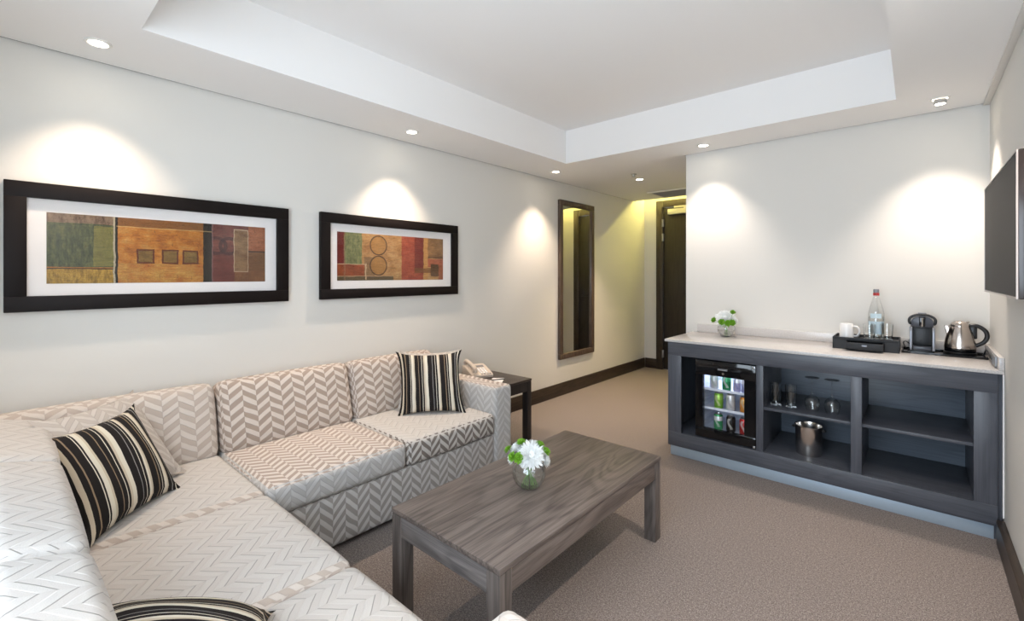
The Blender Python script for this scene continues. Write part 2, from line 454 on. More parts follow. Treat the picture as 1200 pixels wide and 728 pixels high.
b = B(); box(b, -1.99, -1.94, YE-.012, YE-.004, .95, 1.17, .003); tube(b, [(-1.965, YE-.01, 1.05), (-1.965, YE-.06, 1.05), (-2.09, YE-.06, 1.05)], .010); obj('door_handle', b, M['sidez'], d)
# window behind the viewer (the daylight)
w = thing('window_1', 'wide window behind the viewer with slim dark frame', 'window', ((WX0+WX1)/2, YR-.07, WZ0)); w['kind'] = 'structure'
b = B(); t = .05
for (x0, x1, z0, z1) in ((WX0, WX1, WZ0, WZ0+t), (WX0, WX1, WZ1-t, WZ1), (WX0, WX0+t, WZ0+t, WZ1-t), (WX1-t, WX1, WZ0+t, WZ1-t), (-.525, -.475, WZ0+t, WZ1-t)):
    box(b, x0, x1, YR-.10, YR-.04, z0, z1)
obj('window_frame', b, M['sidez'], w)
for x0, x1 in ((WX0+t, -.525), (-.475, WX1-t)):
    b = B(); box(b, x0, x1, YR-.074, YR-.066, WZ0+t, WZ1-t); obj('window_pane', b, M['pane'], w)

# ------------------------------------------------------------------ downlights, vent, sprinkler, cove strip
POW = 66
def downlight(x, y, label, power=POW, angle=88, tilt=None, color=(1, .79, .60)):
    t = thing('downlight', label, 'ceiling light', (x, y, ZC), 'recessed ceiling downlights')
    b = B(); lathe(b, [(.050, 0), (.050, -.004), (.047, -.007), (.038, -.007), (.034, -.003), (.034, 0)], (x, y, ZC), 32); obj('trim_ring', b, M['ring'], t)
    b = B(); lathe(b, [(0, -.003), (.026, -.0032), (.034, -.002)], (x, y, ZC), 32); obj('lamp', b, M['lamp'], t, 'glowing lamp')
    l = bpy.data.lights.new('downlight_beam', 'SPOT'); l.energy = power; l.color = color; l.spot_size = math.radians(angle); l.spot_blend = .8
    l.shadow_soft_size = .025
    o = bpy.data.objects.new('downlight_beam', l); COL.objects.link(o); o.parent = t; o.location = (0, 0, -.012)
    if tilt: o.rotation_euler = tilt
    return t
downlight(-2.823, .312, 'round downlight above the larger picture, nearest on the left', POW*.66)
downlight(-2.823, 2.06, 'round downlight above the smaller picture on the left')
downlight(-2.80, 3.85, 'round downlight by the ceiling edge before the wall mirror')
downlight(-2.317, 4.775, 'round downlight in the passage ceiling near the air vent', POW*1.5, color=(1, .74, .52))
downlight(-1.314, 3.87, 'round downlight above the left end of the minibar wall', POW*.62, color=(1, .86, .74))
dl = downlight(.11, 3.80, 'tilted downlight in the ceiling corner above the kettle', POW*.72, color=(1, .86, .74))
b = B(); lathe(b, [(.030, -.002), (.031, -.030), (.024, -.034), (.022, -.010), (0, -.008)], (.11, 3.80, ZC), 24); obj('gimbal_cup', b, M['brushed'], dl)
for ch in dl.children:
    if ch.type == 'LIGHT': ch.location.z = -.040
b = B(); lathe(b, [(0, -.033), (.0235, -.0325)], (.11, 3.80, ZC), 24); obj('lamp', b, M['lamp'], dl, 'glowing lamp in the tilted cup')
for (x, y, s) in ((.09, 2.05, 'in front of the television'), (.09, .35, 'nearest the viewer on the right')):
    downlight(x, y, 'round downlight on the ceiling border '+s, POW*1.25, color=(1, .86, .74))
b = B(); box(b, -2.62, -1.75, 5.62, 5.66, ZC-.010, ZC-.0005); box(b, -2.62, -1.75, 6.08, 6.12, ZC-.010, ZC-.0005); box(b, -2.62, -2.58, 5.66, 6.08, ZC-.010, ZC-.0005); box(b, -1.79, -1.75, 5.66, 6.08, ZC-.010, ZC-.0005)
vt = thing('ceiling_vent', 'rectangular grey slatted air vent in the passage ceiling', 'vent', (-2.185, 5.87, ZC))
obj('vent_frame', b, M['ring'], vt)
b = B()
for k in range(14): box(b, -2.58, -1.79, 5.668+k*.030, 5.680+k*.030, ZC-.012, ZC-.002)
box(b, -2.58, -1.79, 5.66, 6.08, ZC-.002, ZC-.0005)
obj('slats', b, M['vent'], vt)
b = B(); c = (-2.25, 4.50, ZC); lathe(b, [(.030, 0), (.030, -.004), (.012, -.008), (.010, -.022), (.020, -.024), (.020, -.027), (0, -.028)], c, 20)
tag(obj('fire_sprinkler', b, M['brushed'], None, None, c), 'tiny metal fire sprinkler on the passage ceiling beside a downlight', 'sprinkler')
b = B(); box(b, XL+.01, HX-.01, YE-.03, YE-.004, 2.665, 2.69)
tag(obj('light_strip', b, M['led'], None, None, ((XL+HX)/2, YE-.017, 2.665)), 'yellow light strip tucked in the ceiling slot above the door', 'light strip')

# ------------------------------------------------------------------ pictures and mirror
def art_one():
    g = G('abstract_art_ochre'); uv = g.coord('UV'); u, v, _ = g.sep(uv)
    wb = g.math('SUBTRACT', g.noise(uv, 9, 3), .5)
    uw = g.math('ADD', u, g.math('MULTIPLY', wb, .012)); vw = g.math('ADD', v, g.math('MULTIPLY', wb, .03))
    def R(u0, u1, v0, v1):
        a = g.math('MULTIPLY', g.math('GREATER_THAN', uw, u0), g.math('LESS_THAN', uw, u1))
        c = g.math('MULTIPLY', g.math('GREATER_THAN', vw, v0), g.math('LESS_THAN', vw, v1)); return g.math('MULTIPLY', a, c)
    n1 = g.noise(g.mapping(uv, (12, 5, 1)), 1, 5, .7); n2 = g.noise(g.mapping(uv, (60, 6, 1)), 1, 3, .7)
    col = g.ramp(n1, [(.3, srgb(150, 88, 30)), (.5, srgb(196, 130, 48)), (.7, srgb(214, 170, 96))])
    def lay(m, c, k=1.0):
        nonlocal col
        col = g.mix(g.math('MULTIPLY', m, k) if k != 1 else m, col, c)
    lay(R(.26, .66, -1, .30), g.ramp(n1, [(.3, srgb(180, 100, 40)), (.7, srgb(216, 178, 92))]))
    lay(R(.26, .66, .87, 2), srgb(140, 95, 45))
    lay(R(-1, .25, -1, .215), g.ramp(n2, [(.3, srgb(120, 95, 30)), (.6, srgb(200, 165, 70))]))
    lay(R(-1, .25, .235, .87), g.ramp(n2, [(.25, srgb(40, 52, 40)), (.5, srgb(80, 92, 62)), (.75, srgb(120, 130, 80))]))
    lay(R(.17, .25, .25, .84), srgb(150, 145, 70), .55)
    lay(R(-1, .25, .87, 2), g.ramp(n2, [(.3, srgb(90, 70, 55)), (.7, srgb(160, 140, 118))]))
    lay(R(-1, .25, .205, .225), srgb(45, 30, 22), .85); lay(R(.248, .256, -1, 2), srgb(190, 185, 160)); lay(R(.256, .266, -1, 2), srgb(22, 18, 15))
    lay(R(.655, .70, -1, 2), g.ramp(n2, [(.3, srgb(15, 13, 12)), (.75, srgb(60, 52, 40))]))
    lay(R(.70, 2, -1, 2), g.ramp(n1, [(.3, srgb(96, 46, 44)), (.7, srgb(134, 74, 68))]))
    lay(R(.82, 2, -1, .26), g.ramp(n1, [(.3, srgb(110, 72, 50)), (.7, srgb(160, 116, 80))]))
    lay(R(.90, 2, .56, 2), g.ramp(n1, [(.3, srgb(140, 76, 44)), (.7, srgb(196, 130, 96))])); lay(R(.90, 2, .2, .55), srgb(128, 92, 62)); lay(R(.90, 2, .535, .56), srgb(60, 36, 28))
    lay(R(.817, .900, .175, .935), srgb(206, 186, 160)); lay(R(.821, .896, .19, .92), g.ramp(n1, [(.3, srgb(120, 88, 62)), (.7, srgb(166, 136, 100))]))
    for x0 in (.345, .455, .552):
        lay(R(x0, x0+.078, .30, .53), srgb(104, 52, 26)); lay(R(x0+.008, x0+.070, .325, .505), g.ramp(n1, [(.3, srgb(116, 92, 44)), (.7, srgb(150, 124, 70))]))
    for cx in (.725, .792):
        dx = g.math('MULTIPLY', g.math('SUBTRACT', u, cx), 2.85); dy = g.math('SUBTRACT', v, .63)
        dd = g.math('SQRT', g.math('ADD', g.math('MULTIPLY', dx, dx), g.math('MULTIPLY', dy, dy)))
        lay(g.math('MULTIPLY', g.math('LESS_THAN', g.math('ABSOLUTE', g.math('SUBTRACT', dd, .135)), .028), R(.70, .817, -1, 2)), srgb(62, 34, 40), .75)
    lay(R(.26, .70, .855, .868), srgb(226, 200, 140), .6); lay(R(.699, .704, -1, 2), srgb(150, 120, 125), .8)
    col = g.mix(g.math('MULTIPLY', g.math('GREATER_THAN', n2, .66), .45), col, srgb(50, 34, 22))
    n3 = g.noise(g.mapping(uv, (150, 60, 1)), 1, 4, .8); n4 = g.noise(g.mapping(uv, (14, 40, 1)), 1, 4, .75)
    k3 = g.math('MULTIPLY', g.math('MULTIPLY_ADD', n3, 1.7, .15), g.math('MULTIPLY_ADD', n4, 1.5, .25))
    cc = g.n.new('ShaderNodeCombineColor'); [g.put(cc.inputs[q], k3) for q in range(3)]
    col = g.mix(1.0, col, cc.outputs[0], 'MULTIPLY')
    col = g.mix(1.0, col, (.66, .60, .56), 'MULTIPLY')
    return g.done(g.bsdf(col, .55, spec=.3))
def art_two():
    g = G('abstract_art_rings'); uv = g.coord('UV'); u, v, _ = g.sep(uv)
    wb = g.math('SUBTRACT', g.noise(uv, 9, 3), .5)
    uw = g.math('ADD', u, g.math('MULTIPLY', wb, .02)); vw = g.math('ADD', v, g.math('MULTIPLY', wb, .03))
    def R(u0, u1, v0, v1):
        a = g.math('MULTIPLY', g.math('GREATER_THAN', uw, u0), g.math('LESS_THAN', uw, u1))
        c = g.math('MULTIPLY', g.math('GREATER_THAN', vw, v0), g.math('LESS_THAN', vw, v1)); return g.math('MULTIPLY', a, c)
    n1 = g.noise(g.mapping(uv, (10, 5, 1)), 1, 5, .7); n2 = g.noise(g.mapping(uv, (50, 8, 1)), 1, 3, .7)
    col = g.ramp(n1, [(.3, srgb(150, 108, 64)), (.5, srgb(190, 150, 98)), (.72, srgb(216, 184, 130))])
    def lay(m, c, k=1.0):
        nonlocal col
        col = g.mix(g.math('MULTIPLY', m, k) if k != 1 else m, col, c)
    lay(R(-1, .055, .35, 2), srgb(122, 50, 46)); lay(R(.055, .20, .35, 2), g.ramp(n2, [(.3, srgb(90, 104, 70)), (.7, srgb(150, 160, 110))]))
    lay(R(-1, .22, .10, .34), g.ramp(n1, [(.3, srgb(120, 60, 38)), (.7, srgb(180, 100, 62))])); lay(R(-1, .48, -1, .09), srgb(104, 92, 66))
    lay(R(.22, .31, .05, .5), srgb(110, 96, 78), .6)
    lay(R(.56, .78, -1, 2), g.ramp(n1, [(.3, srgb(150, 62, 50)), (.7, srgb(190, 110, 82))])); lay(R(.69, .785, .2, 2), srgb(112, 46, 42), .75)
    lay(R(.785, .83, -1, 2), srgb(206, 160, 96)); lay(R(.83, 2, .55, 2), g.ramp(n1, [(.3, srgb(130, 98, 62)), (.7, srgb(176, 138, 92))]))
    lay(R(.83, 2, .52, .56), srgb(74, 50, 36), .7); lay(R(.83, 2, .30, .5), srgb(184, 110, 80)); lay(R(.86, .95, .08, .38), srgb(110, 82, 54)); lay(R(.69, .86, .16, .28), srgb(128, 92, 58), .8)
    lay(R(.95, 2, -1, .35), srgb(170, 104, 70)); lay(R(-1, .235, .335, .35), srgb(214, 192, 160)); lay(R(.228, .238, .02, .36), srgb(214, 192, 160)); lay(R(-1, .48, .085, .1), srgb(196, 170, 136)); lay(R(.055, .064, -1, 2), srgb(160, 130, 100), .6)
    for cy in (.76, .32):
        dx = g.math('MULTIPLY', g.math('SUBTRACT', u, .345), 2.8); dy = g.math('SUBTRACT', v, cy)
        dd = g.math('SQRT', g.math('ADD', g.math('MULTIPLY', dx, dx), g.math('MULTIPLY', dy, dy)))
        lay(g.math('LESS_THAN', dd, .2), srgb(178, 134, 74), .8)
        lay(g.math('LESS_THAN', g.math('ABSOLUTE', g.math('SUBTRACT', dd, .205)), .014), srgb(76, 54, 40), .85)
    col = g.mix(g.math('MULTIPLY', g.math('GREATER_THAN', n2, .68), .35), col, srgb(70, 46, 32))
    n3 = g.noise(g.mapping(uv, (150, 60, 1)), 1, 4, .8); n4 = g.noise(g.mapping(uv, (14, 40, 1)), 1, 4, .75)
    k3 = g.math('MULTIPLY', g.math('MULTIPLY_ADD', n3, 1.7, .15), g.math('MULTIPLY_ADD', n4, 1.5, .25))
    cc = g.n.new('ShaderNodeCombineColor'); [g.put(cc.inputs[q], k3) for q in range(3)]
    col = g.mix(1.0, col, cc.outputs[0], 'MULTIPLY')
    col = g.mix(1.0, col, (.66, .60, .56), 'MULTIPLY')
    return g.done(g.bsdf(col, .55, spec=.3))
def quad_uv(bm, x, y0, y1, z0, z1):
    uvl = bm.loops.layers.uv.verify()
    f = bm.faces.new([bm.verts.new(p) for p in ((x, y0, z0), (x, y1, z0), (x, y1, z1), (x, y0, z1))])
    for lp, q in zip(f.loops, ((0, 0), (1, 0), (1, 1), (0, 1))): lp[uvl].uv = q
def picture(label, y0, y1, z0, z1, fwid, ay0, ay1, az0, az1, art):
    t = thing('framed_picture', label, 'picture', (XL, (y0+y1)/2, z0), 'wide framed abstract prints')
    xf = XL+.034; b = B()
    for q in ((y0, y1, z0, z0+fwid), (y0, y1, z1-fwid, z1), (y0, y0+fwid, z0+fwid, z1-fwid), (y1-fwid, y1, z0+fwid, z1-fwid)):
        box(b, XL+.001, xf, q[0], q[1], q[2], q[3], .002)
    obj('frame', b, M['frame'], t)
    b = B(); box(b, XL+.002, XL+.014, y0+fwid, y1-fwid, z0+fwid, z1-fwid)
    obj('mount', b, M['mat'], t, 'white mount board')
    b = B(); quad_uv(b, XL+.0148, ay0, ay1, az0, az1); box(b, XL+.0141, XL+.0146, ay0, ay1, az0, az1); obj('print', b, art, t)
    b = B(); box(b, XL+.018, XL+.020, y0+fwid, y1-fwid, z0+fwid, z1-fwid); obj('glazing', b, M['pane'], t)
picture('larger black framed ochre and green abstract print on the left', .022, 1.263, 1.228, 1.829, .072, .158, 1.125, 1.357, 1.696, art_one())
picture('black framed red and tan print with two rings, between larger picture and mirror', 1.477, 2.73, 1.228, 1.834, .070, 1.603, 2.571, 1.357, 1.707, art_two())
t = thing('wall_mirror', 'tall narrow wall mirror in a brown wooden frame near the passage', 'mirror', (XL, 4.66, .42))
b = B(); y0, y1, z0, z1, fw = 4.285, 5.03, .42, 2.267, .062
for q in ((y0, y1, z0, z0+fw), (y0, y1, z1-fw, z1), (y0, y0+fw, z0+fw, z1-fw), (y1-fw, y1, z0+fw, z1-fw)): box(b, XL+.001, XL+.036, *q, .004)
obj('frame', b, M['mirframe'], t)
b = B(); box(b, XL+.002, XL+.016, y0+fw, y1-fw, z0+fw, z1-fw); obj('mirror_glass', b, M['mirror'], t)

# ------------------------------------------------------------------ sofa
S = thing('corner_sofa', 'large L shaped corner sofa in cream and taupe herringbone fabric', 'sofa', (-2.4, .8, 0))
SZ = .44; CB = .295; FX = -2.17; FY = .80
def part(name, sx, sy, sz, c, mats, r=.035, bulge=(0, 0, 0), rot=(0, 0, 0), swap=False, n=(12, 12, 6), parent=S, pick=None, label=None):
    b = B(); Mx = Matrix.Translation(c) @ Matrix.Rotation(rot[2], 4, 'Z') @ Matrix.Rotation(rot[1], 4, 'Y') @ Matrix.Rotation(rot[0], 4, 'X')
    softbox(b, sx, sy, sz, r, bulge, n, Mx, swap)
    if pick:
        for f in b.faces:
            f.material_index = pick(f.normal, f.calc_center_median())
    finish(b, 80)
    return obj(name, b, mats, parent, label, recalc=False)
top_front = lambda nrm, c: 0 if nrm.z > .75 else 1  # cloth tone picked by facing, so the light on each side is in the colour
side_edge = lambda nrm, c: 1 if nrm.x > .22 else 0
# plinth base of both wings
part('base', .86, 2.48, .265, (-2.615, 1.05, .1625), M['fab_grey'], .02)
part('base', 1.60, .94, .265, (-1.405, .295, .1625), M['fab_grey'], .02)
for x, y in ((-2.26, 2.25), (-2.98, 2.25), (-2.98, -.1), (-.68, .68), (-.68, -.1)):
    b = B(); box(b, x-.03, x+.03, y-.03, y+.03, 0, .04, .004); obj('foot', b, M['sidez'], S, 'small dark foot')
# arms
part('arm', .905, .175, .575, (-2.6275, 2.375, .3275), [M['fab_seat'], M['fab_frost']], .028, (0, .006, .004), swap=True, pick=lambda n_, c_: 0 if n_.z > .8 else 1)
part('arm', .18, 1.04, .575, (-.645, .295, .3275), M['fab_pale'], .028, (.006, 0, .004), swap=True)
# frame behind the back cushions
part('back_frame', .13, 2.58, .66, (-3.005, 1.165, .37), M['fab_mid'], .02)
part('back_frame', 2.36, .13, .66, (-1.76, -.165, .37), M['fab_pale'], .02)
# seat cushions
th = SZ-CB
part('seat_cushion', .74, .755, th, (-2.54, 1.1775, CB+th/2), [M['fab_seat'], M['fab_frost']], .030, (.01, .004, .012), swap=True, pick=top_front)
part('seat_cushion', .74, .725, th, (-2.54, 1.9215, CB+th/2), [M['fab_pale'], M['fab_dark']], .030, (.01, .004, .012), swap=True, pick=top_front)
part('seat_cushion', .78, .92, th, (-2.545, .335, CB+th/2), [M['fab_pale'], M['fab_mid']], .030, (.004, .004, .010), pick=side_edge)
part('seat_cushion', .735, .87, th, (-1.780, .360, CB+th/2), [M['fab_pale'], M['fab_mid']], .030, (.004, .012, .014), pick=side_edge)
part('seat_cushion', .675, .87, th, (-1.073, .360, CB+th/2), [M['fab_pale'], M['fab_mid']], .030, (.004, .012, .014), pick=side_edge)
# back cushions, leaning
LA = math.radians(-14)
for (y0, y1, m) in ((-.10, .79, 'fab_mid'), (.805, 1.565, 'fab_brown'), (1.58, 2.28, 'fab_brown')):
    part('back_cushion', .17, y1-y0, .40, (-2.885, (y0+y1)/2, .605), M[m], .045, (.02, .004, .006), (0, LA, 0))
LB = math.radians(-15)
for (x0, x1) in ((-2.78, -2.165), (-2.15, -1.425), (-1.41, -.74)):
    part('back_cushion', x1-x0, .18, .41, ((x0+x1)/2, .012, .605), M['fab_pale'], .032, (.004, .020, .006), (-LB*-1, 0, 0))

# ------------------------------------------------------------------ scatter cushions
def scatter(label, bl, br, tl, mat, thick=.15, ear=.02, group='striped scatter cushions', push=0.0):
    bl, br, tl = Vector(bl), Vector(br), Vector(tl)
    ex = (br-bl); w_ = ex.length; ex.normalize(); ez = (tl-bl); h_ = ez.length; ez.normalize(); ey = ez.cross(ex).normalized()
    c = (br+tl)/2; c = c+ey*push
    b = pillow(w_, h_, thick, ear)
    R3 = Matrix((ex, ey, ez)).transposed().to_4x4()
    b.transform(Matrix.Translation(c) @ R3)
    base = ((bl+br)/2)
    o = obj('scatter_cushion', b, mat, None, None, base, 80)
    return tag(o, label, 'cushion', group)
st = striped('black_cream_stripes', 3)
scatter('black and cream striped cushion leaning in the sofa corner', (-2.165, .215, .455), (-2.462, .535, .455), (-2.455, .105, .775), st, .15)
scatter('black and cream striped cushion against the far sofa arm', (-2.60, 1.80, .455), (-2.335, 2.14, .455), (-2.755, 1.895, .835), st, .13)
scatter('striped cushion lying on the nearest sofa seats, cut by the photo edge', (-1.34, .50, .465), (-.97, .38, .56), (-1.52, .16, .575), st, .14)
# fabric UVs are metres: scale the pale cushions' own
def pale(name):
    return chevron(name, (.60, .555, .515), (.51, .46, .42), .3, w=.13, p=.11, rise=.12)
pm = pale('cushion_herringbone')
scatter('pale herringbone cushion behind the striped one in the corner', (-2.32, .24, .47), (-2.622, .587, .47), (-2.615, .10, .81), pm, .12, .02, 'pale herringbone cushions')
scatter('pale cushion just showing behind the striped one by the far arm', (-2.70, 1.86, .47), (-2.46, 2.20, .47), (-2.80, 1.95, .835), pm, .10, .012, 'pale herringbone cushions')

# ------------------------------------------------------------------ coffee table
TX0_, TX1_, TY0_, TY1_, TH = -1.63, -1.016, 1.088, 2.343, .435
t = thing('coffee_table', 'long low grey brown wooden coffee table on the carpet', 'table', ((TX0_+TX1_)/2, (TY0_+TY1_)/2, 0))
b = B(); box(b, TX0_, TX1_, TY0_, TY1_, TH-.020, TH, .002); obj('tabletop', b, M['table'], t)
lg = .062
i = .004
for y in (TY0_+i, TY1_-.03):
    b = B(); box(b, TX0_+lg, TX1_-lg, y, y+.026, TH-.105, TH-.0225, .001); obj('end_apron', b, M['tablex'], t)
for x in (TX0_+i, TX1_-.03):
    b = B(); box(b, x, x+.026, TY0_+lg, TY1_-lg, TH-.105, TH-.0225, .001); obj('side_apron', b, M['table'], t)
for x in (TX0_+.002, TX1_-lg-.002):
    for y in (TY0_+.002, TY1_-lg-.002):
        b = B(); box(b, x, x+lg, y, y+lg, 0, TH-.0225, .002); obj('leg', b, M['tablez'], t)

# ------------------------------------------------------------------ side table, telephone, notepad
SX0, SX1, SY0, SY1, SH = -3.06, -2.455, 2.51, 3.03, .515
t = thing('side_table', 'small dark brown side table between sofa arm and wall', 'table', ((SX0+SX1)/2, (SY0+SY1)/2, 0))
b = B(); box(b, SX0, SX1, SY0, SY1, SH-.018, SH, .002); obj('tabletop', b, M['sidet'], t)
lg = .055
for q in ((SX0+lg, SX1-lg, SY0+.004, SY0+.026), (SX0+lg, SX1-lg, SY1-.026, SY1-.004), (SX0+.004, SX0+.026, SY0+lg, SY1-lg), (SX1-.026, SX1-.004, SY0+lg, SY1-lg)):
    b = B(); box(b, *q, SH-.10, SH-.020); obj('apron', b, M['sidez'], t)
for x in (SX0+.002, SX1-lg-.002):
    for y in (SY0+.002, SY1-lg-.002):
        b = B(); box(b, x, x+lg, y, y+lg, 0, SH-.020, .002); obj('leg', b, M['sidez'], t)
# telephone (built around its own origin, then turned)
ph = thing('telephone', 'beige desk telephone on the small side table', 'telephone', (-2.87, 2.79, SH), None, math.radians(-108))
def pobj(name, bm, mat, par, label=None):
    if par.name.startswith(('telephone', 'phone')): bm.transform(Matrix.Scale(-1, 4, (1, 0, 0)))
    finish(bm); me = bpy.data.meshes.new(name); bm.to_mesh(me); bm.free(); me.materials.append(mat)
    o = bpy.data.objects.new(name, me); COL.objects.link(o); o.parent = par
    if label: o['label'] = label
    return o
b = B(); prism(b, [(-.11, 0), (.11, 0), (.11, .028), (-.06, .085), (-.11, .085)], 'x', -.10, .10, .006); pb = pobj('phone_body', b, M['beige'], ph)
b = B()
def onslope(bm, x0, x1, s0, s1, up0, up1):      # block on the sloping top; s runs from the front edge to the back
    sl = Vector((-.17, .057)).normalized(); nn = Vector((.057, .17)).normalized(); p0 = Vector((.11, .028))
    pts = [p0+sl*s0+nn*up0, p0+sl*s1+nn*up0, p0+sl*s1+nn*up1, p0+sl*s0+nn*up1]
    prism(bm, [tuple(p) for p in pts], 'x', x0, x1)
for r_ in range(4):
    for c_ in range(3): onslope(b, -.01+c_*.026, .008+c_*.026, .03+r_*.024, .046+r_*.024, 0, .004)
pobj('keypad', b, M['paper'], pb)
b = B(); onslope(b, .0, .07, .135, .165, 0, .002); pobj('display', b, M['socket'], pb)
b = B(); tube(b, spline([(-.07, .10, .055), (-.07, .095, .085), (-.07, .05, .098), (-.07, -.03, .118), (-.07, -.085, .122), (-.07, -.10, .098)], 6), .019, 10); pobj('handset', b, M['beige'], ph)
b = B()
for k, x in enumerate((-.012, .014, .040, .066)): onslope(b, x, x+.018, .008, .018, 0, .003)
pobj('function_keys', b, M['socket'], pb)
t = thing('notepad', 'white notepad beside the telephone on the side table', 'notepad', (-2.615, 2.77, SH), None, math.radians(35))
b = B(); box(b, -.05, .05, -.075, .075, 0, .006, .001); pobj('pages', b, M['paper'], t)
t = thing('pen', 'slim dark pen resting on the white notepad', 'pen', (-2.615, 2.77, SH+.006))
b = B(); tube(b, [(-.03, -.06, .0045), (.03, .055, .0045)], .004, 8); pobj('barrel', b, M['black'], t)

# ------------------------------------------------------------------ flowers
def bloom(bm, c, axis, R, layers, per, cup=.5, wid=.16, jit=.12, rnd=random):
    c = Vector(c); ax = Vector(axis).normalized(); a = ax.orthogonal().normalized(); bb = ax.cross(a)
    for L in range(layers):
        f = L/max(1, layers-1)                        # 0 outer .. 1 inner
        el = math.radians(-8+f*80)                     # elevation of petal
        ln = R*(1.0-.55*f)
        n = max(5, int(per*(1-.55*f)))
        for k in range(n):
            th = 2*PI*(k+.5*(L % 2))/n+rnd.uniform(-jit, jit)
            e2 = el+rnd.uniform(-.12, .12); l2 = ln*rnd.uniform(.88, 1.08)
            rad = a*math.cos(th)+bb*math.sin(th); side = ax.cross(rad)
            d0 = rad*math.cos(e2)+ax*math.sin(e2); nn = ax*math.cos(e2)-rad*math.sin(e2)
            pts = []
            for s, wf, up in ((.08, .35, 0), (.45, 1.0, -.05), (.8, .9, 0.0), (1.0, .25, cup*.22)):
                p = c+d0*l2*s+nn*l2*up; w_ = R*wid*wf
                pts.append((bm.verts.new(p-side*w_+nn*w_*.5), bm.verts.new(p), bm.verts.new(p+side*w_+nn*w_*.5)))
            for p, q in zip(pts, pts[1:]):
                bm.faces.new((p[0], p[1], q[1], q[0])); bm.faces.new((p[1], p[2], q[2], q[1]))
def flower(kind, label, head, axis, R, foot, cat='flower', group=None):
    t = thing({'w': 'white_chrysanthemum', 'g': 'green_button_flower'}[kind], label, cat, foot, group)
    b = B()
    if kind == 'w': bloom(b, head, axis, R, 9, 34, wid=.072)
    else: bloom(b, head, axis, R, 5, 14, wid=.20, cup=.8)
    cb = bmesh.new(); bmesh.ops.create_uvsphere(cb, u_segments=12, v_segments=8, radius=R*.30); cb.transform(Matrix.Translation(Vector(head)+Vector(axis).normalized()*R*.12)); merge(b, cb)
    pt = obj('petals', b, M['petal' if kind == 'w' else 'lime'], t)
    h = Vector(head); f = Vector(foot); ax = Vector(axis).normalized()
    b = B(); tube(b, spline([h, h-ax*.03, f+Vector((0, 0, .03)), f], 5), .0016, 6); obj('stem', b, M['green'], t)
    return t
def bowl(name, label, c, R, flat, hgt, water_h, mat):
    """globe vase standing at c"""
    t = thing(name, label, 'vase', c)
    zc = R*flat; prof = []
    a0 = -math.acos(min(1, .45)); rb = .45*R
    zs = zc-R*math.sin(math.acos(.45))
    N = 18; top = math.asin(min(.95, (hgt-R*math.sin(math.acos(.45)))/R)) if hgt > 0 else 0
    for k in range(N+1):
        a = -math.acos(.45)+(top+math.acos(.45))*k/N
        prof.append((R*math.cos(a), R*math.sin(a)+R*math.sin(math.acos(.45))))
    outer = [(0, 0), (rb*.9, 0)]+prof
    inner = [(r_-.003, z_) for r_, z_ in prof[::-1]]; inner[-1] = (rb-.003, .006); inner.append((0, .006))
    b = B(); lathe(b, outer+[(prof[-1][0]-.0015, prof[-1][1]+.0015)]+inner, c, 40); obj('bowl', b, mat, t)
    wp = [(0, .0065)]+[(max(0, r_-.0038), max(.0065, z_)) for r_, z_ in prof if z_ < water_h]
    wp += [(wp[-1][0], water_h), (0, water_h)]
    b = B(); lathe(b, wp, c, 40); obj('water', b, M['water'], t)
    return t
VC = (-1.3155, 1.604, TH)
bowl('glass_vase', 'round clear glass bowl of flowers on the coffee table', VC, .077, .9, .132, .085, M['rimglass'])
fw_ = Vector(VC)
camd = Vector((1.3155, -1.604, .75)).normalized(); rt = Vector((.749, .6626, 0))
def fl(kind, label, dx, dz, dd, R, ax=None):
    h = fw_+rt*dx+Vector((0, 0, dz))+camd*dd
    axis = ax if ax else (h-(fw_+Vector((0, 0, .10)))).normalized()
    foot = fw_+rt*(-dx*.25)+Vector((camd.x, camd.y, 0))*(-dd*.2)+Vector((0, 0, .008))
    flower(kind, label, h, axis, R, foot, group='bowl of flowers on the coffee table')
fl('w', 'largest white chrysanthemum at the front of the coffee table bowl', .010, .148, .050, .064, (camd+rt*.1+Vector((0, 0, .25))))
fl('w', 'white chrysanthemum at the upper right of the coffee table bowl', .030, .185, -.03, .048)
fl('w', 'white chrysanthemum at the upper left of the coffee table bowl', -.055, .175, .0, .042)
fl('w', 'small white chrysanthemum drooping over the right rim of the coffee table bowl', .072, .125, .02, .036)
fl('w', 'small white chrysanthemum low on the left rim of the coffee table bowl', -.075, .135, .02, .032)
fl('w', 'small white chrysanthemum tucked under the largest one', -.020, .108, .060, .022)
fl('g', 'green button flower at the top of the coffee table bowl', -.036, .205, .015, .023)
fl('g', 'green button flower at the far left of the coffee table bowl', -.096, .172, .0, .022)
fl('g', 'green button flower low left, outer of the two at the front', -.075, .140, .055, .024)
fl('g', 'green button flower low left, next to the largest chrysanthemum', -.046, .135, .068, .027)
fl('g', 'green button flower at the upper right of the coffee table bowl', .050, .195, .02, .022)
fl('g', 'green button flower at the far right of the coffee table bowl', .078, .165, .035, .022)

